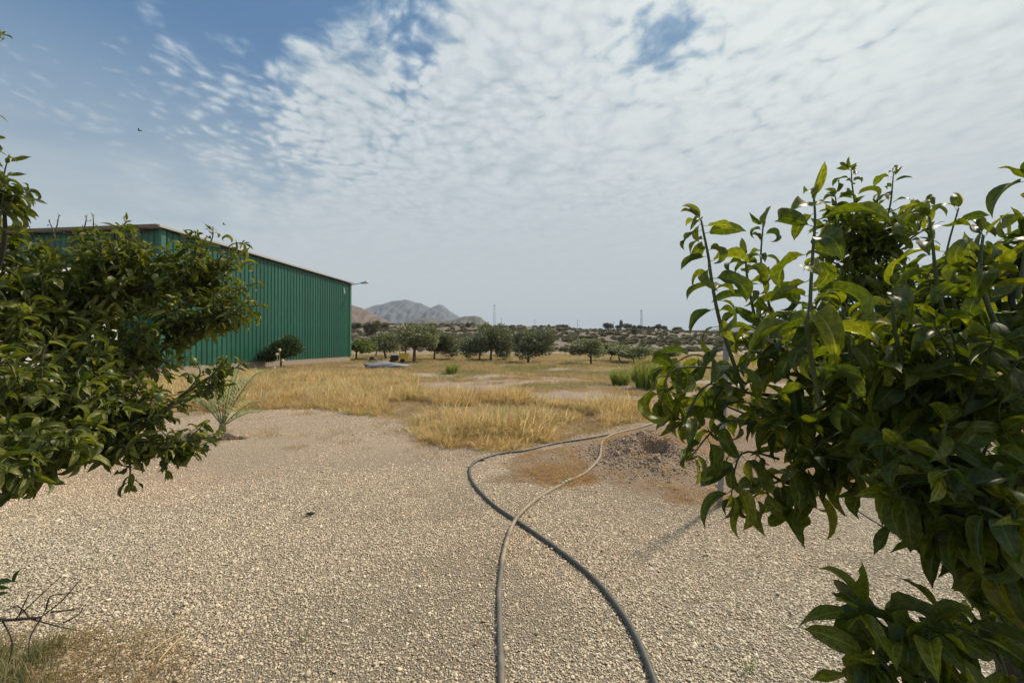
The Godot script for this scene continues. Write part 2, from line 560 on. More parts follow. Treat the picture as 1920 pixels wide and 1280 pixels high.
func build_shed() -> void:
	var ang := atan2(-shed_u.y, shed_u.x)      # turn that takes local +x onto the long wall
	var s := thing("metal_shed", "tall green ribbed metal shed with white roof edge beyond the dry grass", "shed", Vector3(shed_n.x, 0, shed_n.y), ang)
	# local frame: x along the long wall away from the near corner, z towards the yard (right of the wall), -z into the building
	var base := 0.52
	var hh := SHED_H - base - 0.05
	var pl := MB.new()
	pl.box(Transform3D(Basis(), Vector3(SHED_L / 2, base / 2 - 0.2, -0.12)), Vector3(SHED_L + 0.16, base + 0.4, 0.34), 0.015)
	pl.box(Transform3D(Basis(), Vector3(-0.0, base / 2 - 0.2, -SHED_W / 2)), Vector3(0.34, base + 0.398, SHED_W - 0.6), 0.015)
	part("plinth", pl.mesh(), M.concrete, s)
	var n := 18
	var pm := panel_mesh(SHED_L / n, hh, 3)
	for k in n:
		part("wall_panel", pm, [M.shed_green, M.shed_green2, M.shed_green3][(k * 7 + k / 3) % 3], s, Transform3D(Basis(), Vector3(k * SHED_L / n, base - 0.02, 0.07)))
	for k in n:
		part("wall_panel", pm, M.shed_green, s, Transform3D(Basis(Vector3.UP, PI), Vector3((k + 1) * SHED_L / n, base - 0.02, -SHED_W)))
	var m := 16
	var pe := panel_mesh(SHED_W / m, hh, 3)
	for k in m:
		part("wall_panel", pe, M.shed_green, s, Transform3D(Basis(Vector3.UP, -PI / 2), Vector3(-0.02, base - 0.02, -SHED_W + k * SHED_W / m)))
		part("wall_panel", pe, M.shed_green, s, Transform3D(Basis(Vector3.UP, PI / 2), Vector3(SHED_L + 0.02, base - 0.02, -k * SHED_W / m)))
	var tr := MB.new()
	tr.box(Transform3D(Basis(), Vector3(SHED_L - 0.06, base + hh / 2 - 0.01, 0.09)), Vector3(0.30, hh, 0.10), 0.008)
	part("corner_trim", tr.mesh(), M.shed_trim, s)
	var tr2 := MB.new()
	tr2.box(Transform3D(Basis(), Vector3(0.0, base + hh / 2 - 0.01, 0.08)), Vector3(0.24, hh, 0.12), 0.008)
	part("corner_trim", tr2.mesh(), M.shed_trim, s)
	var rf := MB.new()
	rf.box(Transform3D(Basis(), Vector3(SHED_L / 2, SHED_H + 0.05, -SHED_W / 2)), Vector3(SHED_L + 0.7, 0.10, SHED_W + 0.5), 0.01)
	part("roof", rf.mesh(), M.roof_grey, s)
	var fl := MB.new()
	fl.box(Transform3D(Basis(), Vector3(SHED_L / 2, SHED_H + 0.03, 0.30)), Vector3(SHED_L + 0.74, 0.13, 0.06), 0.01)
	part("roof_flashing", fl.mesh(), M.flashing, s)
	var fa := MB.new()
	fa.box(Transform3D(Basis(), Vector3(-0.38, SHED_H + 0.02, -SHED_W / 2)), Vector3(0.05, 0.16, SHED_W + 0.4), 0.01)
	part("fascia", fa.mesh(), M.fascia, s)
	# purlin ends under the overhang
	for k in 8:
		var pu := MB.new()
		pu.box(Transform3D(Basis(), Vector3(-0.18, SHED_H - 0.10, -0.8 - k * 1.95)), Vector3(0.34, 0.14, 0.07), 0.006)
		part("purlin", pu.mesh(), M.fascia, s)
	# lamp on a bracket at the far corner
	var c := s.transform * Vector3(SHED_L + 0.25, SHED_H - 0.05, 0.2)
	var l := thing("bracket_lamp", "pale lamp head on a thin arm at the shed's far roof corner", "lamp", c)
	var d := Vector3(0.97, 0.10, 0.2).normalized()
	var am := MB.new()
	am.tube([Vector3(-0.15, -0.05, 0), d * 0.35 + Vector3(0, -0.02, 0), d * 0.75], 0.035, 0.03, 7)
	part("arm", am.mesh(), M.galv, l)
	var hd := MB.new()
	hd.tube([d * 0.7, d * 0.82, d * 1.0, d * 1.2, d * 1.33], 0.05, 0.13, 10)
	part("lamp_head", hd.mesh(), M.galv, l)
	var gl := MB.new()
	gl.blob(d * 1.36, Vector3(0.14, 0.13, 0.14), n_fine, 0.0, 7, 12)
	part("globe", gl.mesh(), M.white_glass, l)
	var w := thing("wall_light", "small white fitting high on the green wall near its far corner", "light", s.transform * Vector3(SHED_L - 1.15, 6.0, 0.14))
	var wb := MB.new()
	wb.box(Transform3D(Basis(), Vector3(0, 0, 0)), Vector3(0.12, 0.34, 0.1), 0.03)
	part("housing", wb.mesh(), M.white_paint, w)
	var ws := MB.new()
	ws.tube([Vector3(0, 0.15, 0.02), Vector3(0, 0.36, 0.02)], 0.03, 0.02, 7)
	part("stem", ws.mesh(), M.white_paint, w)

func build_outbuilding() -> void:
	var at := P(-150, 645, 14.0)
	at.y = 0.0
	var o := thing("white_outbuilding", "low white outbuilding with pale roof sheets glimpsed behind the left lemon tree", "building", at)
	var wl := MB.new()
	wl.box(Transform3D(Basis(), Vector3(0, 1.75, -1.8)), Vector3(6.6, 3.5, 3.6), 0.02)
	part("wall", wl.mesh(), M.white_wall, o)
	var p := panel_mesh(1.14, 2.3, 4)
	for k in 6:
		var t := Transform3D(Basis(Vector3.RIGHT, -PI / 2 + 0.42), Vector3(-3.42 + k * 1.14, 3.55, 0.35))
		part("roof_sheet", p, M.roof_pale, o, t)
	var r2 := MB.new()
	r2.box(Transform3D(Basis(), Vector3(0, 4.42, -2.6)), Vector3(6.8, 0.14, 2.0), 0.02)
	part("roof_ridge", r2.mesh(), M.roof_pale, o)
	var gw := MB.new()
	gw.face(Vector3(3.28, 3.4, 0.0), Vector3(3.28, 3.4, -3.5), Vector3(3.28, 4.36, -3.5), Vector3(3.28, 4.36, -1.9), Vector3.RIGHT)
	part("gable", gw.mesh(), M.white_wall, o)

# ---------------------------------------------------------------- citrus trees
# leaf variants: arrays of points along +x, face up +y
var leaf_variants := []

func make_leaf_variants() -> void:
	var r := RandomNumberGenerator.new()
	r.seed = 12
	for k in 18:
		var curl: float = [0.3, 0.7, 1.0, 1.4, 1.8, 2.4, 0.5, 1.2, 1.6, -0.6, 0.9, 2.9, 0.2, 1.3, 2.0, 1.1, 0.4, 3.4][k]
		var fold := r.randf_range(0.15, 0.95)
		var wav := r.randf_range(0.03, 0.17)
		var frq := r.randf_range(7.0, 13.0)
		var pha := r.randf() * TAU
		var tw := r.randf_range(-1.1, 1.1)
		var wid := r.randf_range(0.175, 0.235)
		var swp := r.randf_range(-0.25, 0.25)
		var late := r.randf_range(0.8, 1.8)      # where along the blade it bends
		var v := PackedVector3Array()
		var uv := PackedVector2Array()
		var ix := PackedInt32Array()
		var nl := 10
		var pos := Vector3(0.14, 0.0, 0.0)
		for a in nl + 1:
			var t := float(a) / nl
			var th := 0.25 - curl * pow(t, late)
			var dir := Vector3(cos(th), sin(th), swp * t).normalized()
			if a > 0:
				pos += dir * (0.90 / nl)
			var w := wid * pow(maxf(sin(PI * pow(t, 0.82)), 0.0), 0.75) * (1.0 - 0.25 * t)
			if t > 0.86:
				w = minf(w, wid * (1.0 - t) * 1.9)
			w = maxf(w, 0.004)
			var up := Vector3(-sin(th), cos(th), 0)
			var sd := Vector3(0, 0, 1).rotated(dir, tw * t)
			up = up.rotated(dir, tw * t)
			for q in 5:
				var s := (q - 2) * 0.5
				var lift := fold * absf(s) * w + wav * absf(s) * sin(t * frq + pha + s * 1.3) * w * 2.0
				v.append(pos + sd * s * w * (1.0 - 0.25 * fold * absf(s)) + up * lift)
				uv.append(Vector2(0.5 + s * 0.5, t))
		for a in nl:
			for q in 4:
				var i0 := a * 5 + q
				ix.append_array(PackedInt32Array([i0, i0 + 1, i0 + 6, i0, i0 + 6, i0 + 5]))
		# petiole
		var b := v.size()
		for e in 2:
			var c := Vector3(-0.01, -0.012, 0) if e == 0 else Vector3(0.15, 0.0, 0)
			for q in 3:
				var an := TAU * q / 3.0
				v.append(c + Vector3(0, cos(an), sin(an)) * (0.011 if e == 0 else 0.008))
				uv.append(Vector2(0.5, 0.02))
		for q in 3:
			var q2 := (q + 1) % 3
			ix.append_array(PackedInt32Array([b + q, b + 3 + q, b + 3 + q2, b + q, b + 3 + q2, b + q2]))
		leaf_variants.append([v, uv, ix])

func leaf_into(b: MB, variant: int, t: Transform3D, col: Color) -> void:
	var L: Array = leaf_variants[variant]
	var at := b.v.size()
	var vv: PackedVector3Array = t * (L[0] as PackedVector3Array)
	b.v.append_array(vv)
	b.u.append_array(L[1])
	for k in vv.size():
		b.c.append(col)
	for k in L[2]:
		b.i.append(at + k)

class Citrus:
	var root: Node3D
	var leaves := []        # [variant, transform, tone, weight]
	var tones := []
	var narrow := 0.75
	var n_twigs := 0
	var more_twigs := MB.new()
	var r := RandomNumberGenerator.new()

var leaf_mesh_cache := {}

func leaf_mesh(variant: int, tone: int, tones: Array) -> ArrayMesh:
	var key := "%d_%d_%d" % [variant, tone, tones.size()]
	if not leaf_mesh_cache.has(key):
		var b := MB.new()
		leaf_into(b, variant, Transform3D.IDENTITY, tones[tone])
		leaf_mesh_cache[key] = b.mesh()
	return leaf_mesh_cache[key]

func curve(pts: Array, per := 5) -> Array:
	var c := Curve3D.new()
	var o := []
	var n := pts.size()
	for k in n - 1:
		var p0: Vector3 = pts[maxi(k - 1, 0)]
		var p1: Vector3 = pts[k]
		var p2: Vector3 = pts[k + 1]
		var p3: Vector3 = pts[mini(k + 2, n - 1)]
		for q in per:
			var t := float(q) / per
			o.append(0.5 * ((2.0 * p1) + (p2 - p0) * t + (2.0 * p0 - 5.0 * p1 + 4.0 * p2 - p3) * t * t + (3.0 * p1 - p0 - 3.0 * p2 + p3) * t * t * t))
	o.append(pts[n - 1])
	return o

func leaf_at(T: Citrus, p: Vector3, dir: Vector3, len: float, young := 0.0, variant := -1) -> void:
	var r := T.r
	var d := dir.normalized()
	var up := Vector3.UP + Vector3(r.randf_range(-1.0, 1.0), r.randf_range(-0.3, 0.2), r.randf_range(-1.0, 1.0))
	if absf(d.dot(up.normalized())) > 0.93:
		up = Vector3(r.randf_range(-1, 1), 0.3, r.randf_range(-1, 1))
	var z := d.cross(up).normalized()
	var y := z.cross(d).normalized()
	var s := len * r.randf_range(0.62, 1.2)
	var t := Transform3D(Basis(d, y, z) * Basis.from_scale(Vector3(1.0, 1.0, r.randf_range(T.narrow, T.narrow + 0.3)) * s), p)
	var tone := 0
	var k := r.randf()
	if k < young:
		tone = 4 if r.randf() < 0.7 else 3
	else:
		tone = r.randi() % 4
	var mid := p + d * s * 0.5
	var dist := maxf(-mid.z, 0.2)
	var seen := s / dist
	if mid.z > -0.3 or absf(mid.x / dist) > 1.32 or mid.y > EYE + dist * 0.9 or mid.y < EYE - dist * 0.9:
		seen *= 0.1
	T.leaves.append([(r.randi() % 18) if variant < 0 else variant, t, tone, seen])

# a twig with alternate leaves; pts is a coarse polyline
func shoot(T: Citrus, pts: Array, r0: float, r1: float, n: int, len: float, droop := 0.3, first := 0.15, young := 0.12, perk := 1.0, curly := false) -> void:
	var cp := curve(pts, 5)
	var b := MB.new()
	b.tube(cp, r0, r1, 6, T.tones[5] if r0 < 0.0065 else T.tones[6])
	T.n_twigs += 1
	if T.n_twigs <= 280:
		part("twig", b.mesh(), M.bark_green if r0 < 0.0065 else M.bark, T.root)
	else:
		T.more_twigs.tube(cp, r0, r1, 6)
	var r := T.r
	var a := r.randf() * TAU
	for k in n:
		var f := lerpf(first, 1.0, (k + 0.5) / n)
		var q := f * (cp.size() - 1)
		var i0 := mini(int(q), cp.size() - 2)
		var p: Vector3 = cp[i0].lerp(cp[i0 + 1], q - i0)
		var tan: Vector3 = (cp[i0 + 1] - cp[i0]).normalized()
		var sd := tan.cross(Vector3.UP if absf(tan.y) < 0.9 else Vector3.RIGHT).normalized()
		a += 2.4 + r.randf_range(-0.4, 0.4)
		var rad := sd.rotated(tan, a)
		var dir := rad * 0.9 + tan * lerpf(0.25, 0.9, f * f) * perk + Vector3.DOWN * droop * r.randf_range(0.2, 1.6)
		leaf_at(T, p, dir, len * lerpf(1.05, 0.8, f), young + 0.25 * smooth(0.7, 1.0, f), [2, 3, 4, 5, 8, 11, 13, 7, 14, 15, 17][r.randi() % 11] if curly or r.randf() < 0.35 else -1)

	if n > 0:
		var tip: Vector3 = cp[cp.size() - 1]
		var end: Vector3 = (tip - cp[cp.size() - 3]).normalized()
		for k in 3:
			leaf_at(T, tip - end * 0.004 * k, end + Vector3(r.randf_range(-0.8, 0.8), r.randf_range(-0.5, 0.5), r.randf_range(-0.8, 0.8)), len * r.randf_range(0.35, 0.75), 0.6)

# crown lobe: twigs that start near its heart and fan outwards
func lobe(T: Citrus, px: float, py: float, d: float, rx: float, ry: float, rd: float, twigs: int, per: int, len: float, anchor: Vector3, droop := 0.35, young := 0.1) -> void:
	var c := P(px, py, d)
	var s := Vector3(rx / F * d, ry / F * d, rd)
	var r := T.r
	for k in twigs:
		var q := Vector3.ZERO
		while true:
			q = Vector3(r.randf_range(-1, 1), r.randf_range(-1, 1), r.randf_range(-1, 1))
			if q.length() < 1.0 and q.length() > 0.25:
				break
		var tip := c + q * s
		var back := (c - tip) * 0.55 + (anchor - tip).normalized() * 0.07 + Vector3.DOWN * 0.05
		var lmax := r.randf_range(0.14, 0.24)
		if back.length() > lmax:
			back = back.normalized() * lmax
		var st := tip + back
		var mid := st.lerp(tip, 0.55) + Vector3(r.randf_range(-0.02, 0.02), r.randf_range(0.0, 0.035), r.randf_range(-0.02, 0.02))
		shoot(T, [st, mid, tip], 0.0042, 0.0016, per, len, droop, 0.05, young)

func finish_citrus(T: Citrus) -> void:
	T.leaves.sort_custom(func(a, b): return a[3] > b[3])
	var rest := MB.new()
	for k in T.leaves.size():
		var l: Array = T.leaves[k]
		if k < 300:
			part("leaf", leaf_mesh(l[0], l[2], T.tones), M.leaf, T.root, T.root.transform.affine_inverse() * l[1])
		else:
			leaf_into(rest, l[0], l[1], T.tones[l[2]] * lerpf(0.9, 1.08, fposmod(k * 0.6180339, 1.0)))
	if rest.v.size():
		var o := part("foliage", rest.mesh(), M.leaf, T.root, T.root.transform.affine_inverse())
		o.set_meta("kind", "stuff")
	if T.more_twigs.v.size():
		var w := part("fine_twigs", T.more_twigs.mesh(), M.bark_green, T.root)
		w.set_meta("kind", "stuff")
	print(T.root.name, " twigs ", T.n_twigs, " leaves ", T.leaves.size())

func stem(T: Citrus, called: String, pts: Array, r0: float, r1: float) -> void:
	var b := MB.new()
	b.tube(curve(pts, 6), r0, r1, 9, Color.WHITE)
	part(called, b.mesh(), M.bark, T.root)

func px_list(a: Array) -> Array:
	var o := []
	for q in a:
		o.append(P(q[0], q[1], q[2]))
	return o

func build_right_tree() -> void:
	var T := Citrus.new()
	T.r.seed = 2024
	T.root = thing("lemon_tree", "lemon tree with large drooping backlit leaves filling the right edge", "tree")
	T.tones = [Color(0.165, 0.215, 0.04), Color(0.125, 0.18, 0.045), Color(0.205, 0.255, 0.045), Color(0.27, 0.31, 0.045), Color(0.44, 0.45, 0.06), Color(0.16, 0.19, 0.08), Color(0.14, 0.12, 0.09)]
	var base := Vector3(1.16, -0.02, -0.95)
	var crotch := P(1885, 960, 0.92)
	stem(T, "trunk", [base, base + Vector3(0.01, 0.45, 0.02), P(1890, 1180, 0.94), crotch], 0.035, 0.022)
	# main limbs
	stem(T, "branch", [crotch, P(1830, 860, 0.95), P(1810, 700, 1.0), P(1774, 600, 1.05), P(1755, 510, 1.1)], 0.013, 0.004)
	stem(T, "branch", [crotch, P(1760, 850, 1.05), P(1650, 780, 1.2), P(1560, 700, 1.3)], 0.013, 0.005)
	stem(T, "branch", [crotch, P(1800, 780, 1.3), P(1700, 640, 1.6), P(1660, 540, 1.7), P(1640, 420, 1.75)], 0.012, 0.004)
	stem(T, "branch", [P(1760, 850, 1.05), P(1626, 881, 1.05), P(1585, 897, 1.05), P(1517, 908, 1.05), P(1472, 904, 1.05), P(1430, 880, 1.06)], 0.009, 0.003)
	stem(T, "branch", [P(1650, 780, 1.2), P(1560, 750, 1.15), P(1480, 745, 1.12), P(1395, 735, 1.1)], 0.008, 0.004)
	stem(T, "branch", [crotch, P(1905, 760, 0.85), P(1900, 600, 0.9), P(1895, 480, 0.95)], 0.012, 0.004)
	stem(T, "branch", [P(1890, 1180, 0.94), P(1830, 1200, 0.88), P(1760, 1190, 0.82), P(1690, 1165, 0.8)], 0.008, 0.003)
	# shoots that stand against the sky
	shoot(T, px_list([[1395, 735, 1.0], [1361, 637, 0.92], [1346, 585, 0.88], [1335, 525, 0.86], [1329, 480, 0.85], [1320, 435, 0.85], [1316, 412, 0.85]]), 0.005, 0.0018, 25, 0.10, 0.35, 0.03, 0.2, 0.35, true)
	shoot(T, px_list([[1536, 760, 0.86], [1519, 656, 0.82], [1513, 611, 0.8], [1519, 581, 0.8], [1522, 525, 0.8], [1526, 465, 0.8], [1530, 412, 0.8], [1528, 371, 0.8]]), 0.0048, 0.0018, 24, 0.125, 0.35, 0.04, 0.14, 0.3, true)
	shoot(T, px_list([[1440, 690, 1.1], [1415, 590, 1.08], [1402, 520, 1.05], [1399, 480, 1.05]]), 0.0045, 0.002, 14, 0.10, 0.2, 0.15, 0.2, 0.5, true)
	shoot(T, px_list([[1480, 700, 1.15], [1440, 560, 1.1], [1428, 490, 1.1], [1432, 425, 1.1]]), 0.0045, 0.002, 13, 0.10, 0.2, 0.15, 0.2, 0.5, true)
	shoot(T, px_list([[1800, 690, 0.95], [1774, 600, 0.9], [1757, 520, 0.9], [1752, 470, 0.9], [1745, 405, 0.9]]), 0.0055, 0.002, 10, 0.115, 0.35, 0.25, 0.1, 0.35, true)
	shoot(T, px_list([[1800, 620, 0.95], [1785, 540, 0.95], [1776, 480, 0.95], [1800, 390, 0.95]]), 0.0035, 0.0015, 4, 0.10, 0.3, 0.2, 0.1, 0.4, true)
	shoot(T, px_list([[1640, 460, 1.5], [1610, 400, 1.5], [1600, 345, 1.5], [1599, 318, 1.5]]), 0.004, 0.0015, 15, 0.10, 0.2, 0.05, 0.1, 0.6)
	shoot(T, px_list([[1650, 450, 1.5], [1670, 390, 1.5], [1676, 345, 1.5], [1678, 322, 1.5]]), 0.004, 0.0012, 9, 0.085, 0.2, 0.0, 0.4, 0.8)
	shoot(T, px_list([[1660, 480, 1.5], [1720, 430, 1.5], [1735, 395, 1.5], [1738, 375, 1.5]]), 0.004, 0.0015, 10, 0.10, 0.3, 0.0, 0.1, 0.5)
	shoot(T, px_list([[1640, 480, 1.5], [1580, 430, 1.5], [1570, 380, 1.5], [1568, 365, 1.5]]), 0.004, 0.0015, 11, 0.10, 0.3, 0.0, 0.1, 0.5)
	shoot(T, px_list([[1910, 560, 0.8], [1930, 430, 0.8], [1930, 330, 0.8]]), 0.004, 0.0015, 8, 0.10, 0.6, 0.2, 0.1, 0.3, true)
	shoot(T, px_list([[1880, 640, 0.75], [1850, 560, 0.75], [1840, 500, 0.75], [1846, 440, 0.75]]), 0.005, 0.002, 11, 0.11, 0.35, 0.2, 0.1, 0.35, true)
	shoot(T, px_list([[1700, 760, 0.85], [1690, 680, 0.82], [1676, 600, 0.82], [1676, 540, 0.82]]), 0.005, 0.002, 11, 0.115, 0.4, 0.1, 0.15, 0.3, true)
	shoot(T, px_list([[1620, 770, 0.9], [1600, 700, 0.86], [1592, 640, 0.85], [1580, 575, 0.85]]), 0.005, 0.002, 11, 0.11, 0.4, 0.1, 0.15, 0.3, true)
	# left fringe that hangs over the yard
	for q in [[1430, 700, 1270, 690, 1240, 755, 1.02], [1440, 750, 1330, 720, 1285, 790, 1.0], [1450, 800, 1360, 790, 1300, 850, 1.0], [1460, 860, 1390, 850, 1370, 930, 1.02], [1400, 720, 1310, 665, 1255, 690, 1.08], [1480, 900, 1450, 905, 1400, 940, 1.05], [1560, 900, 1510, 915, 1470, 940, 1.05], [1600, 800, 1540, 830, 1500, 880, 0.95], [1640, 860, 1590, 860, 1560, 895, 0.95]]:
		shoot(T, px_list([[q[0], q[1], q[6]], [q[2], q[3], q[6]], [q[4], q[5], q[6]]]), 0.0035, 0.0016, 10, 0.125, 0.65, 0.25, 0.15, 0.45, true)
	# lobes
	var mid := P(1760, 850, 1.05)
	lobe(T, 1640, 720, 1.05, 230, 90, 0.22, 20, 8, 0.115, mid, 0.45, 0.15)
	lobe(T, 1640, 420, 1.5, 85, 75, 0.20, 30, 9, 0.085, P(1660, 540, 1.6), 0.2)
	lobe(T, 1640, 510, 1.5, 105, 60, 0.22, 24, 9, 0.09, P(1660, 540, 1.6), 0.25)
	lobe(T, 1620, 590, 1.4, 120, 70, 0.25, 22, 8, 0.095, P(1700, 640, 1.5), 0.3)
	lobe(T, 1790, 600, 1.3, 110, 70, 0.22, 16, 8, 0.095, P(1700, 640, 1.5), 0.3)
	lobe(T, 1880, 590, 0.95, 110, 110, 0.22, 18, 8, 0.115, P(1905, 760, 0.85), 0.35, 0.14)
	lobe(T, 1910, 460, 1.0, 60, 60, 0.16, 8, 8, 0.11, P(1900, 600, 0.9), 0.35)
	lobe(T, 1800, 880, 0.68, 150, 120, 0.14, 17, 8, 0.115, crotch, 0.6, 0.12)
	lobe(T, 1860, 990, 0.72, 90, 100, 0.14, 15, 8, 0.11, crotch, 0.6, 0.05)
	lobe(T, 1440, 745, 1.05, 120, 55, 0.2, 9, 8, 0.105, mid, 0.5, 0.15)
	lobe(T, 1440, 640, 1.1, 80, 55, 0.18, 7, 8, 0.10, mid, 0.35, 0.2)
	lobe(T, 1570, 640, 1.1, 90, 60, 0.2, 8, 8, 0.11, mid, 0.35, 0.2)
	lobe(T, 1600, 830, 0.95, 130, 45, 0.16, 9, 8, 0.115, mid, 0.5, 0.12)
	lobe(T, 1770, 690, 0.8, 150, 100, 0.18, 17, 8, 0.12, crotch, 0.45, 0.18)
	lobe(T, 1690, 1165, 0.68, 95, 40, 0.10, 6, 7, 0.115, P(1830, 1200, 0.82), 0.35)
	lobe(T, 1670, 1250, 0.66, 70, 30, 0.08, 4, 6, 0.11, P(1830, 1250, 0.8), 0.5)
	lobe(T, 1880, 1200, 0.78, 70, 60, 0.10, 6, 6, 0.10, P(1890, 1250, 0.9), 0.3)
	lobe(T, 1800, 780, 1.4, 200, 130, 0.25, 18, 8, 0.11, P(1800, 780, 1.3), 0.4)
	finish_citrus(T)

func build_left_tree() -> void:
	var T := Citrus.new()
	T.r.seed = 909
	T.narrow = 0.6
	T.root = thing("lemon_tree", "bushy lemon tree with small curled leaves in front of the green shed", "tree")
	T.tones = [Color(0.18, 0.215, 0.05), Color(0.125, 0.16, 0.04), Color(0.24, 0.27, 0.06), Color(0.32, 0.34, 0.085), Color(0.46, 0.46, 0.15), Color(0.15, 0.17, 0.08), Color(0.14, 0.12, 0.09), Color.WHITE]
	var base := Vector3(-2.75, -0.02, -1.75)
	var crotch := P(-170, 860, 1.85)
	stem(T, "trunk", [base, base + Vector3(0.02, 0.4, 0), crotch], 0.06, 0.04)
	stem(T, "branch", [crotch, P(0, 740, 1.9), P(120, 660, 1.95), P(194, 599, 2.0), P(237, 550, 2.0), P(290, 538, 2.0)], 0.024, 0.007)
	stem(T, "branch", [P(194, 599, 2.0), P(212, 540, 2.0), P(212, 470, 2.0), P(214, 430, 2.0)], 0.008, 0.004)
	stem(T, "branch", [P(120, 660, 1.95), P(240, 690, 1.9), P(330, 640, 1.95), P(440, 590, 2.0)], 0.010, 0.004)
	stem(T, "branch", [crotch, P(20, 820, 1.7), P(150, 800, 1.65), P(280, 780, 1.65), P(350, 735, 1.7), P(400, 705, 1.72)], 0.016, 0.003)
	stem(T, "branch", [P(150, 800, 1.65), P(230, 830, 1.62), P(320, 830, 1.62), P(390, 820, 1.65)], 0.009, 0.003)
	stem(T, "branch", [crotch, P(-60, 600, 1.7), P(0, 480, 1.6), P(5, 380, 1.55)], 0.018, 0.004)
	stem(T, "branch", [P(-60, 600, 1.7), P(-75, 420, 1.6), P(-70, 240, 1.52), P(-40, 90, 1.5)], 0.011, 0.004)
	lobe(T, -85, 220, 1.55, 35, 90, 0.12, 9, 8, 0.08, P(-75, 420, 1.6), 0.3, 0.1)
	var a := P(120, 660, 1.95)
	# reaching shoots
	shoot(T, px_list([[320, 755, 1.7], [350, 735, 1.7], [395, 705, 1.7], [440, 690, 1.72], [452, 680, 1.72]]), 0.005, 0.002, 16, 0.055, 0.4, 0.3, 0.2)
	shoot(T, px_list([[350, 735, 1.7], [375, 700, 1.7], [365, 675, 1.7]]), 0.004, 0.002, 8, 0.05, 0.3, 0.2, 0.2)
	shoot(T, px_list([[395, 705, 1.7], [420, 715, 1.7], [415, 740, 1.7]]), 0.004, 0.002, 9, 0.055, 0.5, 0.1, 0.2)
	shoot(T, px_list([[395, 705, 1.7], [410, 690, 1.7], [425, 672, 1.7]]), 0.004, 0.002, 9, 0.055, 0.4, 0.1, 0.2)
	shoot(T, px_list([[370, 500, 2.05], [395, 450, 2.05], [398, 432, 2.05]]), 0.004, 0.002, 5, 0.07, 0.1, 0.3, 0.2)
	shoot(T, px_list([[400, 500, 2.05], [430, 460, 2.05], [455, 455, 2.05]]), 0.004, 0.002, 8, 0.065, 0.2, 0.2, 0.2)
	shoot(T, px_list([[430, 550, 2.0], [465, 535, 2.0], [485, 530, 2.0]]), 0.004, 0.002, 8, 0.06, 0.3, 0.2, 0.2)
	shoot(T, px_list([[430, 590, 2.0], [470, 575, 2.0], [492, 572, 2.0]]), 0.004, 0.002, 8, 0.06, 0.5, 0.2, 0.2)
	shoot(T, px_list([[210, 480, 2.0], [225, 430, 2.0], [235, 415, 2.0]]), 0.004, 0.002, 7, 0.07, 0.1, 0.1, 0.2)
	shoot(T, px_list([[240, 850, 1.6], [245, 880, 1.6], [242, 905, 1.6]]), 0.004, 0.002, 9, 0.085, 0.9, 0.1, 0.0)
	shoot(T, px_list([[300, 850, 1.6], [310, 870, 1.6], [312, 885, 1.6]]), 0.004, 0.002, 5, 0.06, 0.9, 0.1, 0.0)
	shoot(T, px_list([[-40, 90, 1.5], [-20, 65, 1.5], [-14, 58, 1.5]]), 0.004, 0.002, 5, 0.08, 0.2, 0.4, 0.2)
	shoot(T, px_list([[-10, 870, 1.2], [10, 880, 1.2], [14, 900, 1.2]]), 0.004, 0.002, 5, 0.095, 0.8, 0.1, 0.0)
	shoot(T, px_list([[60, 440, 2.0], [40, 400, 1.9], [30, 380, 1.8]]), 0.002, 0.001, 0, 0.08)
	lobe(T, 150, 540, 2.05, 200, 92, 0.3, 101, 9, 0.096, a, 0.3, 0.16)
	lobe(T, 60, 590, 1.75, 130, 97, 0.25, 52, 9, 0.096, a, 0.35, 0.16)
	lobe(T, 250, 505, 2.05, 110, 82, 0.22, 52, 9, 0.090, a, 0.3, 0.14)
	lobe(T, 385, 505, 2.05, 75, 71, 0.18, 38, 9, 0.087, P(237, 550, 2.0), 0.25, 0.14)
	lobe(T, 430, 570, 2.0, 55, 50, 0.14, 21, 8, 0.084, P(330, 640, 1.95), 0.4, 0.14)
	lobe(T, 350, 590, 2.0, 80, 50, 0.18, 24, 8, 0.090, P(330, 640, 1.95), 0.35, 0.14)
	lobe(T, 200, 660, 1.85, 120, 76, 0.25, 49, 9, 0.092, a, 0.4, 0.14)
	lobe(T, 80, 720, 1.5, 140, 87, 0.22, 52, 9, 0.099, P(20, 820, 1.7), 0.4, 0.16)
	lobe(T, 230, 750, 1.7, 100, 61, 0.2, 31, 9, 0.090, P(150, 800, 1.65), 0.4, 0.14)
	lobe(T, 60, 830, 1.3, 110, 50, 0.16, 28, 9, 0.101, P(20, 820, 1.7), 0.7, 0.08)
	lobe(T, 220, 830, 1.6, 90, 40, 0.14, 24, 8, 0.090, P(150, 800, 1.65), 0.6, 0.08)
	lobe(T, 350, 825, 1.65, 60, 33, 0.1, 15, 8, 0.073, P(320, 830, 1.62), 0.6, 0.1)
	lobe(T, -60, 560, 1.8, 120, 139, 0.3, 45, 8, 0.096, crotch, 0.3, 0.14)
	lobe(T, -20, 445, 1.7, 70, 40, 0.16, 17, 8, 0.090, P(0, 480, 1.6), 0.3, 0.14)
	lobe(T, 0, 335, 1.55, 38, 43, 0.10, 12, 8, 0.084, P(5, 400, 1.55), 0.45, 0.05)
	lobe(T, 405, 705, 1.7, 42, 30, 0.08, 9, 8, 0.055, P(350, 735, 1.7), 0.35, 0.2)
	lobe(T, 310, 760, 1.68, 50, 26, 0.10, 8, 8, 0.065, P(280, 780, 1.65), 0.4, 0.15)
	lobe(T, 40, 880, 1.15, 80, 30, 0.10, 7, 8, 0.095, P(20, 820, 1.4), 0.9, 0.03)
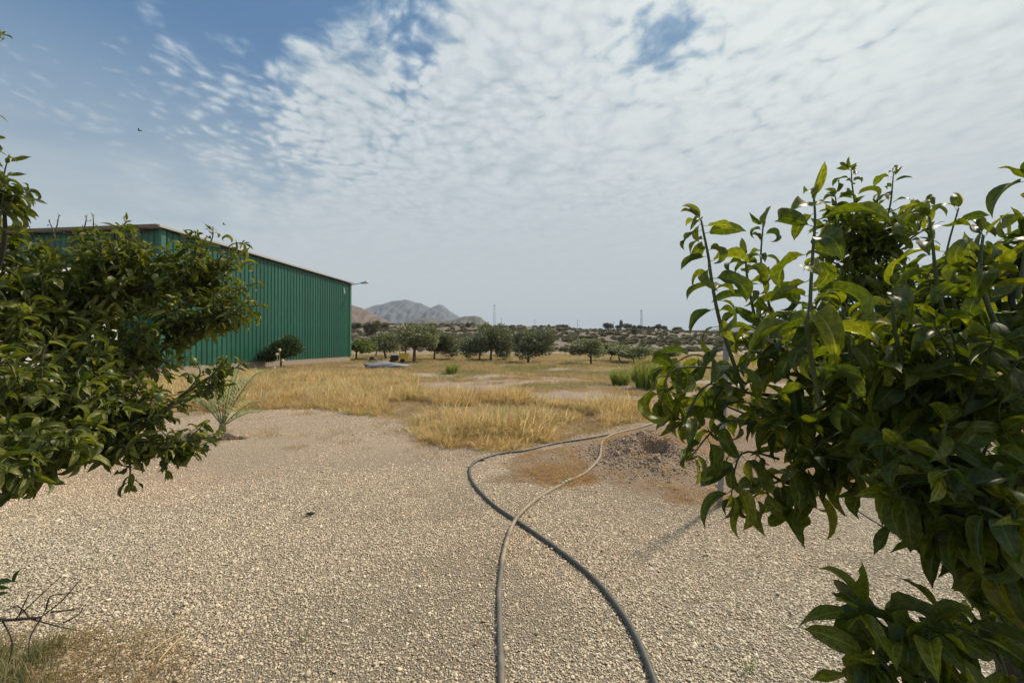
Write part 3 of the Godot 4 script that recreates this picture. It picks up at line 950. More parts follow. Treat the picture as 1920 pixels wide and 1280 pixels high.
	# bare twigs on top
	for q in [[95, 450, 108, 402], [100, 445, 90, 415], [150, 440, 160, 405], [170, 440, 172, 402]]:
		shoot(T, px_list([[q[0], q[1], 2.0], [(q[0] + q[2]) * 0.5 + 2, (q[1] + q[3]) * 0.5, 2.0], [q[2], q[3], 2.0]]), 0.004, 0.0015, 3, 0.022, 0.0, 0.4, 0.5)
	# unripe fruit
	var fm := MB.new()
	fm.blob(Vector3.ZERO, Vector3(0.014, 0.018, 0.014), n_fine, 0.05, 8, 12)
	var fmesh := fm.mesh()
	for q in [[125, 662, 1.68], [362, 678, 1.68], [300, 745, 1.55], [205, 700, 1.65], [290, 520, 1.85]]:
		part("fruit", fmesh, M.fruit, T.root, Transform3D(Basis(), P(q[0], q[1], q[2])))
	finish_citrus(T)

# bare shoots, weeds and litter in the lower left corner
func build_corner() -> void:
	var t := thing("bare_sapling", "leafless grey twigs reaching in over the gravel at the lower left", "sapling", Vector3(-2.55, 0, -1.75))
	var inv := t.transform.affine_inverse()
	var r := RandomNumberGenerator.new()
	r.seed = 31
	var b := MB.new()
	var main := [Vector3(-2.55, -0.02, -1.75), Vector3(-2.5, 0.14, -1.74), P(-60, 1165, 1.72), P(20, 1160, 1.7), P(80, 1155, 1.7)]
	b.tube(curve(main, 5), 0.012, 0.004, 7)
	part("stem", b.mesh(), M.bark, t, inv)
	var tw := [[[80, 1155], [120, 1125], [155, 1080]], [[30, 1160], [70, 1120], [118, 1078]], [[100, 1145], [140, 1140], [158, 1133]], [[60, 1158], [110, 1172], [155, 1180]], [[60, 1157], [40, 1135], [0, 1148]], [[80, 1155], [60, 1190], [55, 1225]], [[10, 1160], [25, 1200], [20, 1240]], [[120, 1165], [150, 1150], [160, 1135]], [[90, 1140], [100, 1115], [145, 1110]], [[40, 1150], [55, 1120], [60, 1105]]]
	for q in tw:
		var tb := MB.new()
		var pts := []
		for e in q:
			pts.append(P(e[0] + r.randf_range(-3, 3), e[1], 1.7 + r.randf_range(-0.06, 0.06)))
		tb.tube(curve(pts, 4), 0.0035, 0.0012, 5)
		part("twig", tb.mesh(), M.bark, t, inv)
	var T := Citrus.new()
	T.r.seed = 4
	T.root = t
	T.tones = [Color(0.10, 0.165, 0.035), Color(0.085, 0.15, 0.04), Color(0.12, 0.185, 0.04), Color(0.10, 0.18, 0.06), Color(0.2, 0.25, 0.05), Color(0.16, 0.19, 0.08), Color(0.14, 0.12, 0.09), Color.WHITE, Color.WHITE]
	for q in [[[-10, 1100], [25, 1106], 0.085], [[-15, 1095], [20, 1090], 0.08], [[-5, 1112], [40, 1110], 0.08], [[28, 1095], [50, 1045], 0.06], [[30, 1095], [70, 1060], 0.05], [[85, 1150], [95, 1135], 0.03]]:
		var p := P(q[0][0], q[0][1], 1.6)
		leaf_at(T, p, P(q[1][0], q[1][1], 1.6) - p, q[2], 0.0, [0, 6, 12, 0, 1, 2][T.leaves.size() % 6])
	for l in T.leaves:
		part("leaf", leaf_mesh(l[0], l[2], T.tones), M.leaf, t, inv * l[1])
	# weeds
	var g1 := grass_clump(21, 70, 0.09, 0.10, 0.9, 0.0022, [Color(0.16, 0.21, 0.08), Color(0.26, 0.28, 0.12), Color(0.40, 0.34, 0.18), Color(0.45, 0.36, 0.2)])
	var g2 := grass_clump(22, 60, 0.10, 0.08, 1.4, 0.0018, [Color(0.5, 0.38, 0.18), Color(0.42, 0.30, 0.15), Color(0.36, 0.30, 0.15)])
	var buf := PackedFloat32Array()
	var n := 0
	for q in 60:
		var p := G(r.randf_range(-120, 110), r.randf_range(1215, 1330))
		if (p.x + 2.3) > 0.45 * r.randf() or r.randf() < 0.35:
			continue
		put(buf, Transform3D(Basis(Vector3.UP, r.randf() * TAU).scaled_local(Vector3.ONE * r.randf_range(0.5, 1.1)), p), Color.WHITE * r.randf_range(0.8, 1.1))
		n += 1
	multi("green_weeds", g1, M.grass, buf, n)
	buf = PackedFloat32Array()
	n = 0
	for q in 120:
		var p := G(r.randf_range(-60, 330), r.randf_range(1190, 1330))
		if r.randf() < smooth(-2.3, -1.3, p.x) * 0.85:
			continue
		put(buf, Transform3D(Basis(Vector3.UP, r.randf() * TAU).scaled_local(Vector3(1.0, 0.5, 1.0) * r.randf_range(0.4, 1.0)), p), Color.WHITE * r.randf_range(0.7, 1.0))
		n += 1
	multi("straw_litter", g2, M.grass, buf, n)
	# single straw stalks on the gravel
	for q in [[278, 1228, 350, 1188], [300, 1240, 345, 1200], [240, 1200, 290, 1190], [330, 1165, 360, 1150]]:
		var a := G(q[0], q[1]) + Vector3.UP * 0.012
		var e := G(q[2], q[3]) + Vector3.UP * 0.03
		var sb := MB.new()
		sb.tube([Vector3.ZERO, (e - a) * 0.5 + Vector3.UP * 0.008, e - a], 0.004, 0.002, 5)
		var o := part(numbered("straw_stalk"), sb.mesh(), M.straw, self, Transform3D(Basis(), a))
		tag(o, ["thick pale straw stalk lying on the gravel in the lower left", "short straw stalk beside the thick pale one, lower left gravel", "thin straw stalk nearest the weeds in the lower left", "small straw stalk farthest from the weeds on the left gravel"][used.get("straw_stalk", 0)], "straw", "straw stalks on the gravel")
	# fallen leaves, crumbs of soil and bits of straw strewn on the gravel
	var lm := MB.new()
	var i0 := lm.vert(Vector3(-0.5, 0.1, 0))
	lm.vert(Vector3(0, 0.0, 0.2)); lm.vert(Vector3(0.5, 0.18, 0.02)); lm.vert(Vector3(0, 0.12, -0.2))
	lm.tri(i0, i0 + 1, i0 + 2); lm.tri(i0, i0 + 2, i0 + 3)
	buf = PackedFloat32Array()
	n = 0
	for q in 1500:
		var dd := r.randf_range(1.7, 9.0)
		var xx := r.randf_range(-1.2, 1.2) * dd
		if n_soft.get_noise_2d(xx * 12.0 + 33.0, dd * 12.0) < 0.02 or inside("straw", xx, -dd):
			continue
		var sz := r.randf_range(0.012, 0.038)
		var lc: Color = [Color(0.17, 0.12, 0.07), Color(0.30, 0.21, 0.11), Color(0.42, 0.32, 0.16), Color(0.10, 0.08, 0.055), Color(0.26, 0.15, 0.09)][r.randi() % 5]
		put(buf, Transform3D(Basis.from_euler(Vector3(r.randf_range(-0.3, 0.3), r.randf() * TAU, r.randf_range(-0.3, 0.3))).scaled_local(Vector3(sz, sz, sz * r.randf_range(0.25, 1.0))), Vector3(xx, gh(xx, -dd) + 0.008, -dd)), lc)
		n += 1
	multi("leaf_litter", lm.mesh(), M.grass, buf, n)
	# small single weeds in the gravel
	var lw := ["small upright green weed alone in the gravel, bottom left of centre", "small yellow-green weed in the gravel between dark hose and right tree"]
	var k := 0
	for q in [[570, 1198, 0.11], [1402, 1255, 0.10]]:
		var wm := grass_clump(41 + k, 9, 0.015, q[2], 0.35, 0.0026, [Color(0.16, 0.22, 0.08), Color(0.22, 0.27, 0.10)])
		var o := part(numbered("gravel_weed"), wm, M.grass, self, Transform3D(Basis(), G(q[0], q[1])))
		tag(o, lw[k], "weed", "weeds in the gravel")
		k += 1
	# scraps
	var sc := [[583, 965, "small dark crumpled scrap lying on the open gravel left of the hoses", "scrap", 0.05], [905, 864, "small dark lump beside the bend of the dark hose", "clod", 0.045]]
	for q in sc:
		var cb := MB.new()
		cb.blob(Vector3.ZERO, Vector3(q[4], q[4] * 0.35, q[4] * 0.42) * 0.72, n_fine, 0.9, 9, 13)
		var o := part(numbered("dark_" + q[3]), cb.mesh(), M.dark, self, Transform3D(Basis(Vector3.UP, 0.4), G(q[0], q[1]) + Vector3.UP * q[4] * 0.35))
		tag(o, q[2], q[3])

# ---------------------------------------------------------------- hoses, post, palm
func hose(called: String, label: String, pts: Array, rad: float, m: Material, lifts := {}) -> Node3D:
	var w := []
	for k in pts.size():
		var p := G(pts[k][0], pts[k][1])
		p.y += rad * 0.7 + lifts.get(k, 0.0)
		w.append(p)
	var c := curve(w, 12)
	for k in c.size():
		var p: Vector3 = c[k]
		c[k].y = maxf(p.y, gh(p.x, p.z) + rad * 0.6)
	var b := MB.new()
	b.tube(c, rad, rad, 12)
	if m == M.hose_tan:
		for k in b.v.size():
			var p := b.v[k]
			var dust := n_fine.get_noise_3dv(p * 60.0) * 0.9 + n_soft.get_noise_3dv(p * 45.0) * 0.8 + (-p.z - 2.9) * 0.35
			b.c[k] = Color(0.17, 0.16, 0.135).lerp(Color(0.40, 0.32, 0.22), smooth(-0.25, 0.25, dust))
	var t := thing(called, label, "hose", Vector3(c[0].x, 0, c[0].z))
	part("pipe", b.mesh(), m, t, t.transform.affine_inverse())
	return t

func build_hoses() -> void:
	hose("water_hose", "dark grey plastic hose curving in a loop across the gravel", [[1262, 1400], [1226, 1280], [1180, 1175], [1120, 1095], [1060, 1043], [1000, 1000], [960, 973], [925, 948], [895, 918], [881, 893], [884, 873], [905, 861], [940, 852], [985, 846], [1040, 833], [1090, 825], [1140, 815]], 0.0185, M.hose_dark)
	var t := hose("water_hose", "dusty tan hose with green clamp crossing over the dark hose", [[944, 1400], [941, 1280], [937, 1180], [937, 1100], [945, 1040], [962, 990], [985, 957], [1020, 928], [1062, 906], [1100, 888], [1124, 868], [1128, 845], [1134, 826], [1152, 814], [1200, 802], [1256, 786]], 0.0165, M.hose_tan, {4: 0.01, 5: 0.030, 6: 0.012})
	var a := G(1050, 911)
	var e := G(1076, 899)
	a.y += 0.016; e.y += 0.016
	var c := a.lerp(e, 0.45)
	var d := (e - a).normalized()
	var inv := t.transform.affine_inverse()
	for k in 2:
		var b := MB.new()
		var q := c + d * (k * 0.06 - 0.03)
		b.tube([q - d * 0.014, q - d * 0.012, q + d * 0.012, q + d * 0.014], 0.024, 0.024, 12)
		part("clamp", b.mesh(), M.clamp_green, t, inv)
	var jb := MB.new()
	jb.tube([c - d * 0.10, c + d * 0.10], 0.0195, 0.0195, 12, Color(0.38, 0.31, 0.21))
	part("joint_sleeve", jb.mesh(), M.hose_tan, t, inv)
	hose("drip_line", "thin black drip line running under the right lemon tree", [[1530, 900], [1565, 922], [1610, 958], [1660, 990], [1700, 1014], [1790, 1070], [1950, 1170]], 0.008, M.hose_dark)
	hose("drip_line", "short dark drip line behind the hanging leaves at far right", [[1770, 975], [1815, 1000], [1900, 1040], [2000, 1080]], 0.009, M.hose_dark)

func build_post() -> void:
	var g := G(1347, 946)
	var t := thing("fence_post", "grey galvanised angle-iron post standing in the gravel", "post", g)
	var b := MB.new()
	# angle profile leaning a little
	var top := Vector3(0.075, 1.62, 0.0)
	var sec := [Vector3(-0.03, 0, 0.02), Vector3(0.025, 0, 0.02), Vector3(0.025, 0, 0.015), Vector3(0.004, 0, 0.010), Vector3(0.028, 0, -0.045), Vector3(0.022, 0, -0.045), Vector3(-0.004, 0, 0.010), Vector3(-0.03, 0, 0.015)]
	for k in sec.size():
		var a: Vector3 = sec[k]
		var c: Vector3 = sec[(k + 1) % sec.size()]
		var e := c - a
		var n := Vector3(e.z, 0, -e.x)
		var lo := Vector3(0, -0.1, 0)
		b.face(a + lo, c + lo, c + top, a + top, -n)
	part("post_profile", b.mesh(), M.galv_dull, t)
	var cp := MB.new()
	cp.box(Transform3D(Basis(), top + Vector3(0, 0.004, -0.01)), Vector3(0.064, 0.008, 0.074), 0.002)
	part("top_plate", cp.mesh(), M.galv_dull, t)
	# straw caught round the foot
	var gm := grass_clump(55, 40, 0.08, 0.09, 0.9, 0.002, [Color(0.6, 0.44, 0.2), Color(0.5, 0.36, 0.16)])
	var buf := PackedFloat32Array()
	for k in 5:
		var p := g + Vector3([-0.05, 0.09, 0.16, 0.25, 0.02][k], 0, [0.02, 0.03, -0.02, -0.05, -0.07][k])
		put(buf, Transform3D(Basis(Vector3.UP, k * 1.3), p), Color.WHITE * 0.95)
	multi("straw_tuft", gm, M.grass, buf, 5)

func build_palm() -> void:
	var g := G(416, 812)
	var t := thing("young_palm", "small grey-green feather palm at the gravel edge beside the left lemon tree", "palm", g)
	var r := RandomNumberGenerator.new()
	r.seed = 8
	var sb := MB.new()
	sb.tube([Vector3(0, -0.03, 0), Vector3(0.01, 0.08, 0), Vector3(0.02, 0.18, 0)], 0.07, 0.045, 9)
	part("stem", sb.mesh(), M.palm_stem, t)
	var lm := MB.new()
	var i0 := lm.vert(Vector3(0, 0, -0.015))
	lm.vert(Vector3(0, 0, 0.015)); lm.vert(Vector3(0.4, 0.03, -0.05)); lm.vert(Vector3(0.4, 0.03, 0.05)); lm.vert(Vector3(1, -0.02, 0))
	lm.quad(i0, i0 + 1, i0 + 3, i0 + 2); lm.tri(i0 + 2, i0 + 3, i0 + 4)
	var lmesh := lm.mesh()
	# frond tips in photograph pixels, then height of the arc
	var tips := [[500, 695, 6.9, 0.25], [492, 752, 6.6, 0.12], [455, 682, 7.2, 0.2], [420, 672, 7.0, 0.2], [385, 690, 6.8, 0.2], [338, 705, 6.9, 0.25], [345, 755, 6.7, 0.2], [470, 715, 7.6, 0.25], [375, 735, 7.5, 0.25], [440, 700, 6.5, 0.2], [488, 772, 7.2, 0.08]]
	for q in tips:
		var e := P(q[0], q[1], q[2]) - g
		var st := Vector3(0.015, 0.12, 0)
		var pts := curve([st, st.lerp(e, 0.35) + Vector3.UP * q[3] * 0.7, st.lerp(e, 0.72) + Vector3.UP * q[3] * 0.75, e], 5)
		var fb := MB.new()
		fb.tube(pts, 0.011, 0.003, 5)
		var fr := part("frond", fb.mesh(), M.palm, t)
		var n := 17
		for k in n:
			for sd in [-1.0, 1.0]:
				var f := lerpf(0.22, 0.99, float(k) / (n - 1))
				var w := f * (pts.size() - 1)
				var j := mini(int(w), pts.size() - 2)
				var p: Vector3 = pts[j].lerp(pts[j + 1], w - j)
				var tan: Vector3 = (pts[j + 1] - pts[j]).normalized()
				var side: Vector3 = tan.cross(Vector3.UP).normalized() * float(sd)
				var d: Vector3 = (tan * 0.6 + side * 0.9 + Vector3.UP * r.randf_range(0.1, 0.45)).normalized()
				var len := 0.30 * sin(PI * lerpf(0.25, 0.93, f)) * r.randf_range(0.85, 1.15)
				var zz := d.cross(Vector3.UP).normalized()
				var bs := Basis(d, zz.cross(d), zz) * len
				part("leaflet", lmesh, M.palm, fr, Transform3D(bs, p))
	# stones at its foot
	var sl := ["larger pale stone at the foot of the small palm", "smaller pale stone right of the palm's larger stone"]
	var k2 := 0
	for q in [[436, 822, 0.13], [458, 822, 0.07]]:
		var b := MB.new()
		b.blob(Vector3.ZERO, Vector3(q[2], q[2] * 0.6, q[2] * 0.8), n_fine, 0.45, 11, 16)
		var o := part(numbered("stone"), b.mesh(), M.stone, self, Transform3D(Basis(Vector3.UP, k2), G(q[0], q[1]) + Vector3.UP * q[2] * 0.35))
		tag(o, sl[k2], "stone")
		k2 += 1

# ---------------------------------------------------------------- orchard and scrub
func crown_mesh(sd: int, size: Vector3, leaves: int, leaf: float, cols: Array, lobes := 7, wisp := 0.15) -> ArrayMesh:
	var r := RandomNumberGenerator.new()
	r.seed = sd
	var b := MB.new()
	var L := []
	for k in lobes:
		var a := TAU * k / lobes + r.randf_range(-0.4, 0.4)
		var rr := r.randf_range(0.35, 0.62)
		L.append([Vector3(cos(a) * rr, r.randf_range(-0.35, 0.45), sin(a) * rr) * size, r.randf_range(0.38, 0.58)])
	L.append([Vector3(0, 0.2, 0) * size, 0.6])
	for k in leaves:
		var l: Array = L[r.randi() % L.size()]
		var d := Vector3(r.randfn(), r.randfn(), r.randfn()).normalized()
		var rad: float = l[1] * pow(r.randf(), 0.45) * (1.0 + (wisp * r.randf() if r.randf() < 0.3 else 0.0))
		var p: Vector3 = l[0] + d * rad * size
		var out := (p / size).normalized()
		var dir := (out * 0.7 + Vector3(r.randf_range(-1, 1), r.randf_range(-0.5, 1.0), r.randf_range(-1, 1))).normalized()
		var sd2 := dir.cross(Vector3(r.randf_range(-1, 1), r.randf_range(-1, 1), r.randf_range(-1, 1))).normalized() * leaf * 0.22
		var ln := leaf * r.randf_range(0.6, 1.4)
		var c: Color = cols[r.randi() % cols.size()]
		var i0 := b.vert(p, c)
		b.vert(p + dir * ln * 0.5 + sd2, c); b.vert(p + dir * ln, c); b.vert(p + dir * ln * 0.5 - sd2, c)
		b.quad(i0, i0 + 1, i0 + 2, i0 + 3)
	return b.mesh()

func trunk_mesh(sd: int, hgt: float, rad: float, spread: float, lean := 0.0, forks := 4) -> ArrayMesh:
	var r := RandomNumberGenerator.new()
	r.seed = sd
	var b := MB.new()
	var fork := Vector3(lean * hgt * 0.35, hgt * 0.38, 0)
	b.tube(curve([Vector3(0, -0.1, 0), Vector3(lean * 0.12 * hgt, hgt * 0.18, 0.03), fork], 3), rad * 1.25, rad * 0.8, 8)
	for k in forks:
		var a := TAU * k / forks + r.randf_range(-0.5, 0.5)
		var e := fork + Vector3(cos(a) * spread, hgt * r.randf_range(0.35, 0.55), sin(a) * spread)
		var m := fork.lerp(e, 0.5) + Vector3(cos(a), 0.1, sin(a)) * spread * 0.15
		b.tube(curve([fork, m, e], 3), rad * 0.62, rad * 0.2, 6)
		for j in 2:
			var e2 := e + Vector3(r.randf_range(-0.5, 0.5), r.randf_range(0.1, 0.4), r.randf_range(-0.5, 0.5)) * spread
			b.tube([m, m.lerp(e2, 0.6) + Vector3.UP * 0.08, e2], rad * 0.3, rad * 0.1, 5)
	return b.mesh()

func build_orchard() -> void:
	var olive := [Color(0.24, 0.255, 0.155), Color(0.19, 0.21, 0.125), Color(0.30, 0.31, 0.20), Color(0.21, 0.225, 0.14)]
	var dark := [Color(0.165, 0.185, 0.125), Color(0.13, 0.155, 0.105), Color(0.21, 0.225, 0.15)]
	var fresh := [Color(0.17, 0.22, 0.075), Color(0.22, 0.26, 0.095), Color(0.14, 0.18, 0.065)]
	var kinds := {
		"olive": [crown_mesh(301, Vector3(1, 0.75, 1), 5200, 0.15, olive), crown_mesh(302, Vector3(1, 0.7, 1), 5200, 0.15, olive), crown_mesh(303, Vector3(1, 0.8, 1), 5200, 0.15, olive)],
		"dark": [crown_mesh(304, Vector3(1, 0.9, 1), 6500, 0.14, dark, 8, 0.25), crown_mesh(305, Vector3(1, 0.8, 1), 6500, 0.14, dark, 9, 0.25)],
		"fresh": [crown_mesh(306, Vector3(1, 0.75, 1), 2400, 0.17, fresh)],
	}
	var trunks := [trunk_mesh(1, 1.0, 0.06, 0.34, 0.0), trunk_mesh(2, 1.0, 0.05, 0.4, 0.5, 3), trunk_mesh(3, 1.0, 0.055, 0.38, -0.4, 3), trunk_mesh(4, 1.0, 0.045, 0.3, 0.1, 5)]
	# crown centre x, base y, top y, crown width, trunk x, kind, label
	var T := [
		[678, 676, 630, 52, 668, "fresh", "young bright green tree at the foot of the shed's far corner"],
		[707, 668, 632, 36, 704, "fresh", "thin open tree just right of the young tree by the shed"],
		[729, 674, 617, 50, 724, "olive", "olive tree with a straight trunk, second from the shed corner"],
		[757, 670, 618, 44, 760, "olive", "olive tree with a crooked trunk behind the yellow machine"],
		[784, 681, 603, 70, 777, "olive", "largest olive tree, standing right of the yellow machine"],
		[826, 676, 619, 62, 814, "dark", "low dark spreading olive tree right of the largest olive"],
		[858, 669, 630, 28, 858, "olive", "small slim olive tree in the gap left of the dark pair"],
		[892, 677, 624, 48, 899, "dark", "dark rounded olive tree, left one of the touching dark pair"],
		[930, 676, 610, 58, 920, "dark", "tall dark olive tree, right one of the touching dark pair"],
		[911, 656, 599, 26, 911, "fresh", "light green tall tree rising above the touching dark pair"],
		[957, 664, 636, 34, 955, "olive", "pale small olive tree between the dark pair and the round one"],
		[997, 681, 614, 74, 990, "dark", "round dark olive tree standing alone right of centre"],
		[1100, 684, 630, 58, 1108, "olive", "olive tree leaning right, first of the right-hand row"],
		[1136, 677, 641, 46, 1144, "olive", "olive tree second in the right-hand row"],
		[1168, 680, 643, 48, 1163, "olive", "olive tree third in the right-hand row"],
		[1196, 684, 646, 58, 1188, "olive", "low olive tree last in the right-hand row behind the green tufts"],
		[1245, 682, 650, 50, 1243, "olive", "olive tree half hidden by the right lemon tree's left leaves"],
		[842, 662, 636, 26, 842, "olive", "distant small olive tree between the dark spreading and slim ones"],
		[1060, 664, 648, 22, 1060, "olive", "tiny far olive tree in the gap right of the round dark one"],
		[738, 661, 634, 30, 738, "olive", "distant olive tree seen between the two nearest the shed"],
	]
	var k := 0
	for q in T:
		var d: float = minf(EYE * F / (q[1] - HY), 75.0)
		var g := G(q[4], q[1]) if EYE * F / (q[1] - HY) < 75.0 else P(q[4], q[1], d)
		g.y = gh(g.x, g.z)
		var top: float = EYE + (HY - q[2]) / F * d
		var wid: float = q[3] / F * d
		var H := top - g.y
		var t := thing("olive_tree" if q[5] != "fresh" else "young_tree", q[6], "tree", g, 0.0, "orchard trees beyond the dry grass")
		var tb := Basis().scaled(Vector3(H * 0.62, H * 0.85, H * 0.62))
		var tm: Mesh = trunks[k % 4]
		if q[5] == "dark":
			tm = trunks[3]
		part("trunk", tm, M.olive_bark, t, Transform3D(tb, Vector3.ZERO))
		var cl: Array = kinds[q[5]]
		var ch := H * (0.84 if q[5] != "dark" else 0.93)
		var cx: float = (q[0] - q[4]) / F * d
		part("crown", cl[k % cl.size()], M.foliage, t, Transform3D(Basis(Vector3.UP, k * 1.7).scaled(Vector3(wid * 0.62, ch * 0.62, wid * 0.62)), Vector3(cx, H - ch * 0.52, 0)))
		k += 1

func build_shrubs() -> void:
	# dark bush before the shed
	var g := G(527, 692)
	var t := thing("dark_shrub", "dense dark green shrub in front of the green wall", "shrub", g)
	var cm := crown_mesh(401, Vector3(1, 1, 1), 9000, 0.13, [Color(0.05, 0.085, 0.03), Color(0.04, 0.07, 0.025), Color(0.07, 0.11, 0.035)], 9, 0.2)
	part("crown", cm, M.foliage, t, Transform3D(Basis().scaled(Vector3(1.2, 0.88, 1.1)), Vector3(0.0, 1.08, 0)))
	var cm2 := crown_mesh(402, Vector3(1, 1, 1), 3000, 0.14, [Color(0.05, 0.085, 0.03), Color(0.04, 0.07, 0.025), Color(0.07, 0.11, 0.035)], 6, 0.2)
	part("crown", cm2, M.foliage, t, Transform3D(Basis().scaled(Vector3(0.55, 0.5, 0.5)), Vector3(0.75, 1.65, 0)))
	part("trunk", trunk_mesh(7, 1.6, 0.06, 0.5), M.olive_bark, t)
	# bright green tufts
	var gc := [Color(0.25, 0.32, 0.07), Color(0.19, 0.25, 0.055), Color(0.32, 0.37, 0.10), Color(0.15, 0.21, 0.045)]
	var tuft := grass_clump(61, 420, 0.35, 1.0, 0.45, 0.013, gc)
	var tl := [[847, 701, 20, 32, "small bright green tuft alone in the dry field, centre"], [1163, 722, 31, 50, "bright green leafy tuft at the right end of the bare strip"], [1212, 731, 62, 60, "taller bright green tuft beside the right lemon tree's leaves"], [1196, 718, 30, 36, "low green tuft between the two larger green tufts"]]
	for q in tl:
		var p := G(q[0], q[1])
		var d := -p.z
		var o := part(numbered("green_tuft"), tuft, M.grass, self, Transform3D(Basis(Vector3.UP, q[0]).scaled(Vector3(q[3] / F * d * 0.85, q[2] / F * d, q[3] / F * d * 0.85)), p))
		tag(o, q[4], "plant", "green tufts in the dry field")
	# dry thistles in front of the dark shrub
	var th := thing("dry_thistle", "dry thistle stalks with pale round heads before the dark shrub", "plant", G(522, 722))
	var d2 := -th.position.z
	for q in [[519, 664], [524, 656], [514, 690], [530, 676]]:
		var e := P(q[0], q[1], d2) - th.position
		var sb := MB.new()
		sb.tube([Vector3((q[0] - 522) * 0.004, 0, 0), e * 0.5 + Vector3(0.02, 0, 0), e], 0.009, 0.006, 5)
		part("stalk", sb.mesh(), M.straw, th)
		var hb := MB.new()
		hb.blob(e, Vector3(0.05, 0.055, 0.05), n_fine, 0.5, 6, 9)
		part("flower_head", hb.mesh(), M.straw_pale, th)
	# dirty weeds by the mound
	var wm := grass_clump(71, 26, 0.05, 0.14, 0.7, 0.003, [Color(0.2, 0.15, 0.1), Color(0.28, 0.2, 0.12)])
	var ow := part(numbered("dead_weed"), wm, M.grass, self, Transform3D(Basis(), G(1258, 812)))
	tag(ow, "small brown dead weed on the spoil heap beside the burrow", "weed")

func build_yard_things() -> void:
	# grey covered heap
	var g := G(720, 690)
	var hp := MB.new()
	hp.blob(Vector3.ZERO, Vector3(1.25, 0.30, 0.9), n_soft, 0.9, 14, 26, Color.WHITE, -0.3)
	var o := part(numbered("tarpaulin_heap"), hp.mesh(), M.tarp, self, Transform3D(Basis(), g + Vector3.UP * 0.1))
	tag(o, "low heap under a smooth grey sheet in the dry field", "heap")
	# small yellow machine
	var d := EYE * F / (682 - HY)
	var b := P(742, 682, d)
	b.y = gh(b.x, b.z)
	var t := thing("garden_machine", "small machine with black body and yellow skip under the olives", "machine", b, 0.25)
	var bd := MB.new()
	bd.box(Transform3D(Basis(), Vector3(-0.10, 0.45, 0)), Vector3(0.62, 0.42, 0.6), 0.06)
	part("body", bd.mesh(), M.dark, t)
	var hd := MB.new()
	hd.box(Transform3D(Basis(), Vector3(-0.10, 0.70, 0)), Vector3(0.44, 0.10, 0.46), 0.04)
	part("hood", hd.mesh(), M.white_paint, t)
	var sk := MB.new()
	for s in [[Vector3(0.62, 0.40, 0), Vector3(0.62, 0.05, 0.6), 0.0], [Vector3(0.92, 0.60, 0), Vector3(0.06, 0.5, 0.62), -0.35], [Vector3(0.33, 0.60, 0), Vector3(0.06, 0.5, 0.62), 0.25], [Vector3(0.62, 0.60, 0.30), Vector3(0.6, 0.45, 0.04), 0.0], [Vector3(0.62, 0.60, -0.30), Vector3(0.6, 0.45, 0.04), 0.0]]:
		sk.box(Transform3D(Basis(Vector3.BACK, s[2]), s[0]), s[1], 0.015)
	part("skip", sk.mesh(), M.yellow, t)
	var rb := MB.new()
	rb.tube(curve([Vector3(0.30, 0.5, 0.2), Vector3(0.27, 1.05, 0.2), Vector3(0.27, 1.12, 0), Vector3(0.27, 1.05, -0.2), Vector3(0.30, 0.5, -0.2)], 4), 0.03, 0.03, 6)
	part("handle_bar", rb.mesh(), M.yellow, t)
	for s in [[-0.28, 0.24], [-0.28, -0.24], [0.5, 0.28], [0.5, -0.28]]:
		var wb := MB.new()
		wb.tube([Vector3(s[0], 0.2, s[1] - 0.07), Vector3(s[0], 0.2, s[1] - 0.05), Vector3(s[0], 0.2, s[1] + 0.05), Vector3(s[0], 0.2, s[1] + 0.07)], 0.2, 0.2, 14)
		part("wheel", wb.mesh(), M.rubber, t)
	# long slab beside the shed corner
	var c := G(682, 676)
	var sl := MB.new()
	sl.box(Transform3D(Basis(Vector3.UP, 0.05), Vector3(0, 0.16, 0)), Vector3(2.1, 0.14, 0.5), 0.02)
	var so := part(numbered("concrete_slab"), sl.mesh(), M.concrete, self, Transform3D(Basis(), c + Vector3(0, -0.08, 0)))
	tag(so, "long pale slab lying beside the shed's far corner", "slab")
	var lb := MB.new()
	lb.blob(Vector3.ZERO, Vector3(0.32, 0.28, 0.25), n_fine, 0.9, 7, 10)
	var lo := part(numbered("dark_bundle"), lb.mesh(), M.dark, self, Transform3D(Basis(), G(699, 679) + Vector3.UP * 0.15))
	tag(lo, "dark bundle at the end of the pale slab by the shed", "bundle")
	# soil clods on the spoil heap
	var r := RandomNumberGenerator.new()
	r.seed = 66
	var cb := MB.new()
	cb.blob(Vector3.ZERO, Vector3.ONE, n_fine, 0.6, 4, 6)
	var buf := PackedFloat32Array()
	for k in 2600:
		var x := 1.85 + r.randfn() * 0.45
		var z := -5.4 + r.randfn() * 0.38
		var s := r.randf_range(0.006, 0.017) * (1.8 if r.randf() < 0.06 else 1.0)
		put(buf, Transform3D(Basis.from_euler(Vector3(r.randf() * 3, r.randf() * 6, 0)).scaled_local(Vector3(s, s * 0.7, s * 1.2)), Vector3(x, gh(x, z) + s * 0.2, z)), Color(0.37, 0.275, 0.195) * r.randf_range(0.75, 1.2))
	multi("soil_clods", cb.mesh(), M.pebble, buf, 2600)

